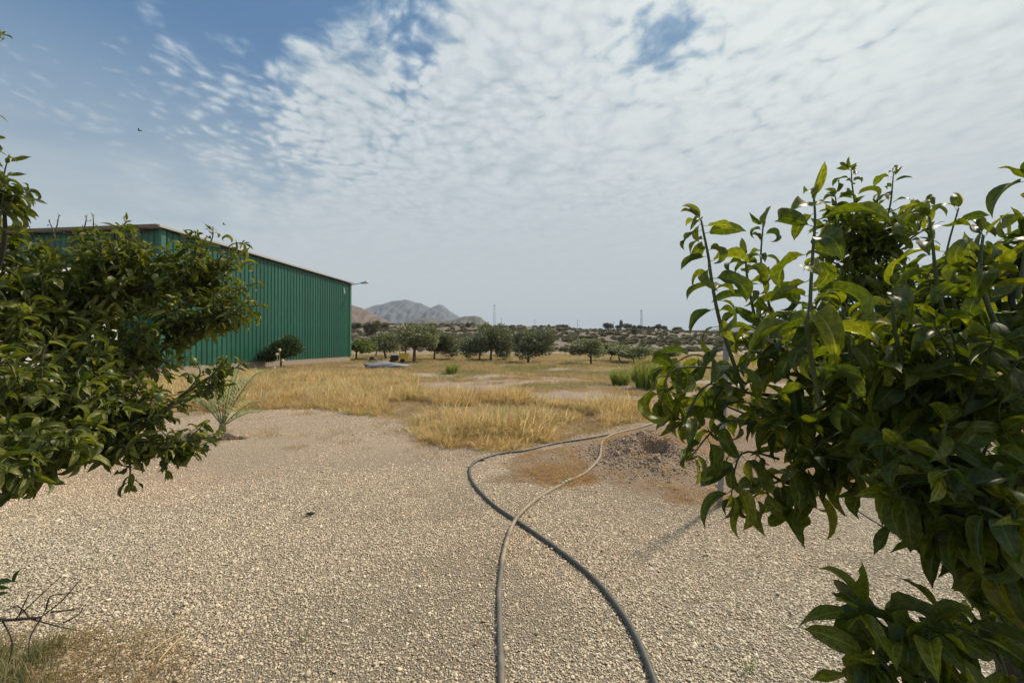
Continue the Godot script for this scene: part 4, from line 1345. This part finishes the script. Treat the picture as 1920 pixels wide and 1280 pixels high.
func build_hillside() -> void:
	var r := RandomNumberGenerator.new()
	r.seed = 91
	var sc := [Color(0.145, 0.145, 0.095), Color(0.12, 0.12, 0.08), Color(0.19, 0.18, 0.12), Color(0.22, 0.19, 0.13)]
	var bush := crown_mesh(501, Vector3(1, 0.62, 1), 420, 0.42, sc, 6, 0.1)
	var buf := PackedFloat32Array()
	var n := 0
	for k in 7500:
		var d := 80.0 + 330.0 * r.randf()
		var x := r.randf_range(-0.75, 1.3) * d
		var z := -d
		var q := n_soft.get_noise_2d(x * 0.8, z * 2.2)
		if q < -0.05 and r.randf() < 0.75:
			continue
		var s := r.randf_range(0.35, 1.3) * (1.5 if r.randf() < 0.12 else 1.0)
		if d < 120.0:
			s *= 0.6
		put(buf, Transform3D(Basis(Vector3.UP, r.randf() * TAU).scaled_local(Vector3(s * r.randf_range(1.0, 1.7), s, s * 1.2)), Vector3(x, gh(x, z) + s * 0.3, z)), Color.WHITE * r.randf_range(0.75, 1.2))
		n += 1
	multi("hillside_scrub", bush, M.foliage, buf, n)
	# trees that stand out on the slope and on the skyline: x, foot y, height px, width px, distance
	var crowns := [crown_mesh(511, Vector3(1, 0.8, 1), 1500, 0.32, sc, 6), crown_mesh(512, Vector3(1, 0.7, 1), 1500, 0.32, sc, 7)]
	var cyp := crown_mesh(513, Vector3(1, 1, 1), 900, 0.3, sc, 4)
	var tk := trunk_mesh(9, 1.0, 0.06, 0.2, 0.0, 3)
	var L := [
		[698, 622, 22, 26, 150, 0, "dark round tree on the slope right of the shed", ""],
		[668, 612, 8, 18, 230, 1, "flat dark bush on the slope nearest the shed wall", ""],
		[721, 611, 7, 18, 240, 1, "low dark bush on the slope under the blue mountain", ""],
		[878, 622, 10, 10, 260, 0, "small dark tree on the terraced slope above the slim olive", ""],
		[1048, 631, 9, 12, 230, 1, "round dark bush on the slope right of the round olive", ""],
		[1054, 617, 8, 24, 385, 1, "flat-topped dark thicket on the skyline right of centre", ""],
		[1029, 614, 6, 6, 385, 0, "tiny lone tree on the skyline beside the flat thicket", ""],
		[1141, 617, 12, 18, 390, 0, "leftmost tall round pine of the skyline grove", ""],
		[1160, 618, 9, 12, 390, 1, "second low pine from the left in the skyline grove", ""],
		[1165.5, 617, 17, 6, 392, 2, "slender pointed cypress in the skyline grove", ""],
		[1177, 620, 14, 16, 388, 0, "broad dark pine right of the slender cypress", ""],
		[1189, 619, 10, 10, 390, 0, "small dark pine right of the broad one on the skyline", ""],
		[1200, 619, 10, 11, 392, 1, "round pine under the right-hand lattice mast", ""],
		[1210, 620, 9, 7, 390, 0, "first of three small pines just right of the right-hand mast", "skyline grove"],
		[1217, 620, 9, 7, 390, 0, "second of three small pines just right of the right-hand mast", "skyline grove"],
		[1225, 620, 9, 8, 391, 0, "third of three small pines just right of the right-hand mast", "skyline grove"],
		[1235, 619, 12, 11, 392, 1, "taller rounded pine toward the right end of the grove", ""],
		[1246, 621, 11, 10, 390, 0, "pine at the right end of the skyline grove beside the leaf", ""],
		[1270, 624, 9, 16, 388, 0, "dark thicket beyond the grove near the right lemon tree", ""],
		[1190, 640, 11, 12, 210, 1, "dark bush low on the slope under the skyline grove", ""],
		[1157, 638, 8, 10, 230, 1, "dark bush on the slope left of the low slope bush", ""],
	]
	for q in L:
		var d: float = q[4]
		var p := P(q[0], q[1], d)
		p.y = gh(p.x, p.z) - 0.1
		var H: float = maxf(q[2] / F * d, EYE + (HY - q[1] + q[2]) / F * d - p.y)
		var W: float = q[3] / F * d
		var t := thing("cypress_tree" if q[5] == 2 else ("pine_tree" if d > 300.0 else "slope_tree"), q[6], "tree", p, 0.0, q[7])
		part("trunk", tk, M.olive_bark, t, Transform3D(Basis().scaled(Vector3(H * 0.4, H * 0.8, H * 0.4)), Vector3.ZERO))
		var cmesh: Mesh = cyp if q[5] == 2 else crowns[q[5]]
		part("crown", cmesh, M.foliage, t, Transform3D(Basis(Vector3.UP, q[0]).scaled(Vector3(W * 0.55, H * 0.55, W * 0.55)), Vector3(0, H * 0.55, 0)))
	# lattice masts
	for q in [[927.0, 573.0, 611.0, 560.0, 4.0, "taller lattice mast on the skyline left of centre"], [1203.0, 582.0, 618.0, 560.0, 3.6, "lattice mast rising behind the skyline grove on the right"]]:
		var d: float = q[3]
		var p := P(q[0], 645, d)
		p.y = gh(p.x, p.z)
		var H: float = EYE + (HY - q[1]) / F * d - p.y
		var t := thing("lattice_mast", q[5], "mast", p)
		var w0: float = q[4] / F * d * 0.62
		var w1 := w0 * 0.42
		for s in [[-1, -1], [1, -1], [1, 1], [-1, 1]]:
			var lb := MB.new()
			lb.tube([Vector3(s[0] * w0, -1.0, s[1] * w0), Vector3(s[0] * w1, H, s[1] * w1)], 0.14, 0.10, 5)
			part("leg", lb.mesh(), M.galv_dull, t)
		var nb := 14
		for k in nb:
			var y0 := H * k / nb
			var y1 := H * (k + 1) / nb
			var a0 := lerpf(w0, w1, float(k) / nb)
			var a1 := lerpf(w0, w1, float(k + 1) / nb)
			var bb := MB.new()
			for z in [-1.0, 1.0]:
				var f := 1.0 if k % 2 == 0 else -1.0
				bb.tube([Vector3(-a0 * f, y0, z * a0), Vector3(a1 * f, y1, z * a1)], 0.08, 0.08, 4)
				bb.tube([Vector3(z * a0, y0, -a0 * f), Vector3(z * a1, y1, a1 * f)], 0.08, 0.08, 4)
			part("brace", bb.mesh(), M.galv_dull, t)
		var hb := MB.new()
		hb.box(Transform3D(Basis(), Vector3(0, H + 0.2, 0)), Vector3(1.7, 1.2, 1.7), 0.1)
		part("antenna_head", hb.mesh(), M.galv_dull, t)
	# utility poles
	var pl := [[940, 596, 614, "utility pole just right of the taller mast"], [1003, 598, 614, "thin utility pole above the round dark olive"], [1083, 600, 617, "utility pole between the flat thicket and the pine grove"], [1151, 603, 618, "utility pole among the left pines of the grove"], [1297, 605, 628, "tallest-looking utility pole beside the right lemon tree"]]
	for q in pl:
		var d := 400.0 if q[0] < 1250 else 300.0
		var p := P(q[0], 645, d)
		p.y = gh(p.x, p.z)
		var H: float = EYE + (HY - q[1]) / F * d - p.y
		var t := thing("utility_pole", q[3], "pole", p)
		var b := MB.new()
		b.tube([Vector3(0, -0.5, 0), Vector3(0, H, 0)], 0.2, 0.13, 7)
		part("pole", b.mesh(), M.galv_dull, t)
		var cb := MB.new()
		cb.box(Transform3D(Basis(), Vector3(0, H - 0.6, 0)), Vector3(1.8, 0.14, 0.14), 0.02)
		part("crossarm", cb.mesh(), M.galv_dull, t)

# hills and mountains: real ridges with depth, from the skyline they show
func mountain(called: String, sky: Array, d: float, depth: float, rough: float, cols: Array, m: Material, sd: int, floor_y: float) -> void:
	var n := FastNoiseLite.new()
	n.seed = sd
	n.frequency = 1.0 / (d * 0.045)
	n.fractal_octaves = 5
	var b := MB.new()
	var x0: float = sky[0][0]
	var x1: float = sky[sky.size() - 1][0]
	var nu := 150
	var nv := 44
	for j in nv + 1:
		var f := float(j) / nv * 2.0 - 1.0       # -1 front foot, 0 crest, 1 back foot
		for i in nu + 1:
			var px := lerpf(x0, x1, float(i) / nu)
			var h := 0.0
			for q in sky.size() - 1:
				if px <= sky[q + 1][0]:
					h = lerpf(sky[q][1], sky[q + 1][1], clampf((px - sky[q][0]) / (sky[q + 1][0] - sky[q][0]), 0.0, 1.0))
					break
			var X := (px - 960.0) / F * d
			var Z := -d - f * depth
			var crest := EYE + (HY - h) / F * d - floor_y
			var ns := n.get_noise_2d(X, Z)
			var rd := 1.0 - absf(n.get_noise_2d(X * 1.6 + 500.0, Z * 0.7))
			var prof := pow(1.0 - absf(f), 0.9)
			var y := floor_y + crest * prof * (1.0 + rough * ns * (1.0 - prof) * 2.0) + crest * rough * (rd - 0.85) * prof * (1.0 - prof) * 2.5
			if absf(f) < 0.04:
				y = floor_y + crest * (1.0 + 0.012 * ns)
			var c: Color = cols[0]
			c = c.lerp(cols[1], clampf(0.5 + n.get_noise_2d(X * 2.3, Z * 1.7) * 1.5, 0.0, 1.0))
			b.vert(Vector3(X, y, Z), c, Vector2(X, Z))
	for j in nv:
		for i in nu:
			var a := j * (nu + 1) + i
			b.quad(a, a + nu + 1, a + nu + 2, a + 1)
	structure(called, b.mesh(), m)

func build_far() -> void:
	mountain("mountain", [[600, 612], [660, 592], [684, 579], [700, 573], [716, 570], [735, 564], [748, 563], [760, 561.5], [770, 563.5], [780, 567], [788, 568], [798, 573], [806, 577], [812, 575], [822, 570.5], [830, 572], [840, 580], [850, 587], [862, 594], [880, 603], [920, 618]], 4200.0, 900.0, 0.35, [Color(0.085, 0.085, 0.09), Color(0.14, 0.135, 0.135)], M.rock, 3, -20.0)
	mountain("hill", [[440, 600], [520, 586], [600, 572], [650, 570], [664, 573], [676, 577], [690, 583], [706, 591], [722, 599], [735, 605], [760, 617]], 1150.0, 260.0, 0.3, [Color(0.12, 0.09, 0.07), Color(0.19, 0.14, 0.105)], M.rock, 4, -12.0)
	mountain("hill", [[740, 616], [768, 599], [780, 597], [800, 595.5], [812, 596.5], [830, 599], [845, 600], [860, 596], [872, 592.5], [890, 592], [900, 594], [910, 602], [930, 618]], 1900.0, 300.0, 0.3, [Color(0.085, 0.08, 0.06), Color(0.15, 0.13, 0.095)], M.rock, 5, -15.0)
	mountain("hill", [[1230, 622], [1330, 618], [1420, 606], [1470, 600], [1530, 606], [1620, 612], [1750, 600], [1850, 604], [2000, 622]], 3600.0, 700.0, 0.3, [Color(0.10, 0.09, 0.08), Color(0.16, 0.14, 0.12)], M.rock, 6, -18.0)

func build_insects() -> void:
	var L := [[258, 243, 2.6, "small dark flying insect against the blue sky, upper left"], [418, 420, 3.0, "small dark flying insect above the shed roof"]]
	for q in L:
		var t := thing("flying_insect", q[3], "insect", P(q[0], q[1], q[2]), 0.6)
		var b := MB.new()
		b.blob(Vector3.ZERO, Vector3(0.008, 0.004, 0.004), n_fine, 0.0, 6, 8)
		b.blob(Vector3(0.009, 0.0, 0), Vector3(0.0035, 0.0035, 0.0035), n_fine, 0.0, 5, 7)
		part("body", b.mesh(), M.dark, t)
		for s in [-1.0, 1.0]:
			var w := MB.new()
			w.box(Transform3D(Basis(Vector3.RIGHT, -0.5 * s), Vector3(-0.002, 0.006, 0.006 * s)), Vector3(0.006, 0.0006, 0.011), 0.0002)
			part("wing", w.mesh(), M.dark, t)

# ---------------------------------------------------------------- sky
func sky_color(dir: Vector3, nz: FastNoiseLite, nd: FastNoiseLite, ns: FastNoiseLite, sun: Vector3) -> Color:
	var y := maxf(dir.y, 0.012)
	var el := asin(clampf(dir.y, 0.0, 1.0))
	var p := Vector2(dir.x, dir.z) / y          # where the line of sight meets the cloud sheet
	var toward := maxf(dir.dot(sun), 0.0)
	# clear air
	var blue := Color(0.285, 0.445, 0.640).lerp(Color(0.60, 0.69, 0.745), clampf(exp(-el * 3.0) * 0.9, 0.0, 1.0))
	blue = blue.lerp(Color(0.70, 0.79, 0.84), pow(toward, 3.0) * 0.55)
	# altocumulus: rounded puffs on a sheet, drawn out in bands
	var detail := smooth(0.10, 0.42, dir.y)
	var wx := ns.get_noise_2d(p.x * 3.0, p.y * 3.0)
	var wy := ns.get_noise_2d(p.x * 3.0 + 40.0, p.y * 3.0 + 9.0)
	var q := p + Vector2(wx, wy) * 0.07
	var bu := q.dot(Vector2(-0.54, -0.84))
	var bv := q.dot(Vector2(-0.84, 0.54))
	var sx := dir.x / maxf(Vector2(dir.x, dir.z).length(), 0.01)
	var cov := clampf(0.18 + (sx + 0.52 + (0.5 - dir.y) * 0.75) * 2.6, -0.5, 1.25)
	cov += ns.get_noise_2d(p.x * 1.1 + 3.0, p.y * 1.1) * 0.35
	var band := ns.get_noise_2d(bu * 0.7 + 12.0, bv * 3.6)
	cov += band * 0.65 * detail
	var g := (p - Vector2(0.50, -1.36)).rotated(-0.35) / Vector2(0.20, 0.34)
	cov -= 0.75 * exp(-g.length_squared()) * (1.0 + band)
	var g2 := (p - Vector2(-0.55, -1.15)).rotated(0.3) / Vector2(0.30, 0.22)
	cov -= 0.35 * exp(-g2.length_squared())
	var puff := clampf(0.95 - (nd.get_noise_2d(q.x, q.y) + 1.0) * 1.05, 0.0, 1.0)
	var puff2 := clampf(0.95 - (nd.get_noise_2d(q.x * 0.52 + 7.0, q.y * 0.52) + 1.0) * 1.05, 0.0, 1.0)
	puff = lerpf(puff, puff2, smooth(-0.15, 0.25, ns.get_noise_2d(p.x * 1.6 + 55.0, p.y * 1.6)))
	var big := ns.get_noise_2d(bu * 3.0, bv * 7.0) * 0.5 + 0.5
	var fin := nz.get_noise_2d(q.x, q.y) * 0.5 + 0.5
	var pat := puff * 0.62 + fin * 0.26 + big * 0.26
	pat = lerpf(0.52 + (big - 0.5) * 0.25, pat, detail)
	var a := smooth(0.02, 0.90, cov + (pat - 0.5) * 1.7 * detail) * 0.94
	# thin veil at lower elevations
	var veil := smooth(0.62, 0.10, el) * clampf(0.72 + ns.get_noise_2d(p.x * 0.8 + 9.0, p.y * 2.0) * 0.7, 0.0, 0.95)
	var cl := Color(0.68, 0.73, 0.765).lerp(Color(0.85, 0.875, 0.885), clampf(0.5 + (pat - 0.50) * 2.3, 0.0, 1.0))
	var glow := pow(toward, 5.0)
	cl = cl.lerp(Color(0.95, 0.965, 0.945), clampf(glow * 1.15, 0.0, 0.85) * clampf(0.35 + pat, 0.0, 1.0))
	var c := blue.lerp(Color(0.70, 0.755, 0.79), veil * 0.88)
	c = c.lerp(cl, a)
	c = c.lerp(Color(0.735, 0.775, 0.80), smooth(0.58, 0.12, el) * 0.6)
	c = c.lerp(Color(0.80, 0.82, 0.815), clampf(exp(-el * 6.0) * 1.05, 0.0, 1.0))
	return c

func build_sky(sun: Vector3) -> PanoramaSkyMaterial:
	var nz := FastNoiseLite.new()
	nz.seed = 14; nz.frequency = 17.0; nz.fractal_octaves = 4; nz.fractal_gain = 0.6
	var nd := FastNoiseLite.new()
	nd.seed = 23; nd.frequency = 12.0; nd.noise_type = FastNoiseLite.TYPE_CELLULAR; nd.cellular_return_type = FastNoiseLite.RETURN_DISTANCE; nd.fractal_type = FastNoiseLite.FRACTAL_FBM; nd.fractal_octaves = 2; nd.fractal_gain = 0.4
	var ns := FastNoiseLite.new()
	ns.seed = 8; ns.frequency = 0.55; ns.fractal_octaves = 4
	var small := Image.create(1024, 512, false, Image.FORMAT_RGB8)
	small.fill(Color(0.42, 0.38, 0.32))
	for j in 258:
		for i in 1024:
			small.set_pixel(i, j, sky_color(pano_dir((i + 0.5) / 1024.0, (j + 0.5) / 512.0), nz, nd, ns, sun))
	small.resize(4096, 2048, Image.INTERPOLATE_BILINEAR)
	# the part the camera sees, in full detail
	for j in range(380, 1026):
		for i in range(-720, 720):
			small.set_pixel(posmod(i, 4096), j, sky_color(pano_dir((i + 0.5) / 4096.0, (j + 0.5) / 2048.0), nz, nd, ns, sun))
	var m := PanoramaSkyMaterial.new()
	m.panorama = ImageTexture.create_from_image(small)
	return m

func pano_dir(u: float, v: float) -> Vector3:
	var a := u * TAU      # straight ahead is the edge of the panorama
	var th := v * PI
	return Vector3(sin(a) * sin(th), cos(th), -cos(a) * sin(th))

# ---------------------------------------------------------------- materials
func leaf_texture() -> ImageTexture:
	var w := 64
	var h := 128
	var im := Image.create(w, h, false, Image.FORMAT_RGB8)
	for y in h:
		for x in w:
			var s := (x + 0.5) / w * 2.0 - 1.0
			var t := (y + 0.5) / h
			var vein := absf(fposmod((t - absf(s) * 0.16) * 11.0, 1.0) - 0.5)
			var k := 0.80 + 0.06 * n_fine.get_noise_2d(x * 6.0, y * 6.0)
			k += 0.10 * smooth(0.40, 0.5, vein) * (1.0 - absf(s) * 0.5)
			var trail := absf(n_soft.get_noise_2d(x * 2.2 + 300.0, y * 2.2))
			k *= 0.90 + 0.28 * smooth(0.035, 0.0, trail) + 0.25 * n_fine.get_noise_2d(x * 1.2, y * 1.2 + 40.0)
			if absf(s) < 0.05:
				k = 1.0
			im.set_pixel(x, y, Color(k * 0.98, k, k * 0.9))
	return ImageTexture.create_from_image(im)

func build_materials() -> void:
	M.ground = mat(Color.WHITE, 0.95, 0.0, true)
	M.ground.albedo_texture = noise_tex(0.09, Color(0.62, 0.6, 0.58), Color(1, 1, 1), 1024, FastNoiseLite.TYPE_SIMPLEX, 5, false, 3)
	M.ground.uv1_triplanar = true
	M.ground.uv1_world_triplanar = true
	M.ground.uv1_scale = Vector3.ONE * 0.55
	M.ground.heightmap_enabled = true
	M.ground.heightmap_texture = noise_tex(0.11, Color.BLACK, Color.WHITE, 1024, FastNoiseLite.TYPE_SIMPLEX, 4, false, 9)
	M.ground.heightmap_scale = 1.6
	M.pebble = mat(Color.WHITE, 0.9, 0.0, true)
	M.grass = mat(Color.WHITE, 0.75, 0.0, true)
	M.grass.backlight_enabled = true
	M.grass.backlight = lin(1.0, 0.93, 0.72)
	M.grass.cull_mode = BaseMaterial3D.CULL_DISABLED
	M.foliage = mat(Color.WHITE, 0.6, 0.0, true)
	M.foliage.backlight_enabled = true
	M.foliage.backlight = lin(0.5, 0.5, 0.2)
	M.foliage.cull_mode = BaseMaterial3D.CULL_DISABLED
	M.leaf = mat(Color.WHITE, 0.46, 0.0, true)
	M.leaf.albedo_texture = leaf_texture()
	M.leaf.backlight_enabled = true
	M.leaf.backlight = lin(0.95, 1.0, 0.25)
	M.leaf.cull_mode = BaseMaterial3D.CULL_DISABLED
	M.bark = mat(lin(0.075, 0.065, 0.05), 0.9)
	M.bark.albedo_texture = noise_tex(0.05, Color(0.55, 0.55, 0.5), Color(1, 1, 1), 256)
	M.bark.uv1_triplanar = true
	M.bark.uv1_scale = Vector3(12, 4, 12)
	M.bark_green = mat(lin(0.085, 0.10, 0.045), 0.75)
	M.olive_bark = mat(lin(0.13, 0.105, 0.08), 0.95)
	M.shed_green = green_metal(0.018, 0.115, 0.075)
	M.shed_green2 = green_metal(0.021, 0.123, 0.083)
	M.shed_trim = green_metal(0.042, 0.155, 0.105)
	M.shed_green3 = green_metal(0.018, 0.107, 0.072)
	M.concrete = mat(lin(0.42, 0.36, 0.30), 0.95)
	M.concrete.albedo_texture = noise_tex(0.02, Color(0.7, 0.68, 0.64), Color(1, 1, 1), 512)
	M.concrete.uv1_triplanar = true
	M.roof_grey = mat(lin(0.45, 0.45, 0.44), 0.5, 0.3)
	M.roof_pale = mat(lin(0.5, 0.48, 0.45), 0.8)
	M.flashing = mat(lin(0.42, 0.42, 0.41), 0.45, 0.3)
	M.fascia = mat(lin(0.16, 0.12, 0.09), 0.8)
	M.galv = mat(lin(0.5, 0.5, 0.5), 0.4, 0.7)
	M.galv_dull = mat(lin(0.30, 0.31, 0.31), 0.55, 0.35)
	M.galv_dull.albedo_texture = noise_tex(0.03, Color(0.7, 0.7, 0.72), Color(1, 1, 1), 256)
	M.galv_dull.uv1_triplanar = true
	M.galv_dull.uv1_scale = Vector3.ONE * 5.0
	M.white_glass = mat(lin(0.75, 0.75, 0.73), 0.2)
	M.white_paint = mat(lin(0.75, 0.74, 0.72), 0.5)
	M.white_wall = mat(lin(0.62, 0.6, 0.57), 0.9)
	M.fruit = mat(lin(0.10, 0.14, 0.035), 0.45)
	M.straw = mat(lin(0.55, 0.42, 0.2), 0.8)
	M.straw_pale = mat(lin(0.62, 0.52, 0.36), 0.9)
	M.dark = mat(lin(0.03, 0.027, 0.025), 0.7)
	M.rubber = mat(lin(0.03, 0.03, 0.03), 0.85)
	M.yellow = mat(lin(0.62, 0.42, 0.03), 0.5)
	M.tarp = mat(lin(0.19, 0.205, 0.22), 0.6)
	M.hose_dark = mat(lin(0.085, 0.09, 0.085), 0.5)
	M.hose_dark.albedo_texture = noise_tex(0.02, Color(0.75, 0.72, 0.65), Color(1, 1, 1), 512)
	M.hose_dark.uv1_triplanar = true
	M.hose_dark.uv1_scale = Vector3.ONE * 1.5
	M.hose_tan = mat(Color.WHITE, 0.7, 0.0, true)
	M.hose_tan.albedo_texture = noise_tex(0.03, Color(0.72, 0.72, 0.7), Color(1, 1, 1), 512, FastNoiseLite.TYPE_SIMPLEX_SMOOTH, 5)
	M.hose_tan.uv1_triplanar = true
	M.hose_tan.uv1_scale = Vector3.ONE * 0.9
	M.clamp_green = mat(lin(0.12, 0.2, 0.08), 0.5)
	M.palm = mat(lin(0.13, 0.155, 0.08), 0.6)
	M.palm.backlight_enabled = true
	M.palm.backlight = lin(0.4, 0.45, 0.2)
	M.palm.cull_mode = BaseMaterial3D.CULL_DISABLED
	M.palm_stem = mat(lin(0.2, 0.18, 0.1), 0.9)
	M.stone = mat(lin(0.5, 0.40, 0.31), 0.95)
	M.stone.albedo_texture = noise_tex(0.03, Color(0.6, 0.55, 0.5), Color(1, 1, 1), 256)
	M.stone.uv1_triplanar = true
	M.stone.uv1_scale = Vector3.ONE * 4.0
	M.rock = mat(Color.WHITE, 1.0, 0.0, true)

func green_metal(r: float, g: float, b: float) -> StandardMaterial3D:
	var m := mat(lin(r, g, b), 0.42)
	m.albedo_texture = noise_tex(0.015, Color(0.82, 0.84, 0.82), Color(1, 1, 1), 512)
	m.uv1_triplanar = true
	m.uv1_scale = Vector3(0.5, 0.12, 0.5)
	return m

func _ready() -> void:
	# --- camera, sky, sun, exposure
	n_soft.seed = 3; n_soft.frequency = 0.03; n_soft.fractal_octaves = 4
	n_fine.seed = 17; n_fine.frequency = 0.05; n_fine.fractal_octaves = 3
	n_big.seed = 29; n_big.frequency = 0.03; n_big.fractal_octaves = 3
	var cam := Camera3D.new()
	cam.name = "camera"
	cam.fov = rad_to_deg(2.0 * atan(640.0 / F))
	cam.far = 12000.0
	cam.near = 0.05
	cam.position = Vector3(0, EYE, 0)
	cam.rotation.x = atan((HY - 640.0) / F)
	add_child(cam)
	cam.current = true
	var sun_dir := Vector3(0.53, 0.73, -0.44).normalized()
	var sun := DirectionalLight3D.new()
	sun.name = "sun"
	sun.light_energy = 1.55
	sun.light_color = Color(1.0, 0.945, 0.86)
	sun.light_angular_distance = 4.0
	sun.shadow_enabled = true
	add_child(sun)
	sun.look_at_from_position(Vector3.ZERO, -sun_dir, Vector3.UP)
	var env := Environment.new()
	env.background_mode = Environment.BG_SKY
	var sky := Sky.new()
	sky.sky_material = build_sky(sun_dir)
	env.sky = sky
	env.background_energy_multiplier = 1.0
	env.tonemap_mode = Environment.TONE_MAPPER_LINEAR
	env.tonemap_exposure = 1.0
	env.sdfgi_enabled = true
	env.ssao_enabled = true
	env.ssil_enabled = true
	env.fog_enabled = true
	env.fog_density = 0.00010
	env.fog_light_color = Color(0.82, 0.90, 0.98)
	var we := WorldEnvironment.new()
	we.name = "environment"
	we.environment = env
	add_child(we)
	print("sky ", Time.get_ticks_msec())
	# --- where each ground matter lies
	polys.straw = gpoly([[470, 768], [560, 764], [640, 768], [700, 776], [780, 797], [815, 822], [845, 836], [900, 838], [1000, 838], [1060, 822], [1130, 800], [1200, 783], [1235, 776], [1205, 774], [1120, 770], [1050, 762], [930, 744], [860, 749], [800, 750], [765, 735], [790, 716], [760, 702], [690, 694], [600, 690], [520, 692], [430, 700], [330, 706], [250, 730], [300, 765], [400, 775]])
	polys.bare = gpoly([[790, 716], [765, 735], [800, 749], [860, 748], [930, 743], [1050, 761], [1120, 769], [1210, 774], [1260, 778], [1340, 765], [1260, 738], [1180, 722], [1080, 708], [960, 702], [860, 704]])
	polys.soil = gpoly([[900, 905], [960, 880], [930, 868], [985, 852], [1060, 832], [1140, 812], [1260, 785], [1400, 775], [1560, 800], [1640, 900], [1600, 930], [1420, 935], [1370, 950], [1280, 945], [1190, 925], [1130, 905], [1060, 915], [990, 905]])
	polys.gravel = gpoly([[-900, 860], [200, 800], [400, 775], [480, 768], [640, 768], [800, 800], [850, 838], [1000, 840], [1060, 822], [1240, 780], [1500, 790], [2900, 860], [8000, 1500], [960, 1e6], [-6000, 1500]])
	var nc := Vector2((300.0 - 960.0) / F * 18.8, -18.8)
	var fc := Vector2((655.0 - 960.0) / F * 35.8, -35.8)
	shed_n = nc
	shed_u = (fc - nc).normalized()
	shed_w = Vector2(shed_u.y, -shed_u.x)
	if shed_w.x > 0.0:
		shed_w = -shed_w
	build_materials()
	# --- the setting
	build_ground()
	build_far()
	build_shed()
	build_outbuilding()
	print("setting ", Time.get_ticks_msec())
	build_hillside()
	build_orchard()
	build_shrubs()
	# --- near things
	make_leaf_variants()
	build_right_tree()
	build_left_tree()
	build_palm()
	build_hoses()
	build_post()
	build_yard_things()
	print("things ", Time.get_ticks_msec())
	# --- small details
	build_grass()
	build_pebbles()
	build_corner()
	build_insects()
	print("done ", Time.get_ticks_msec())
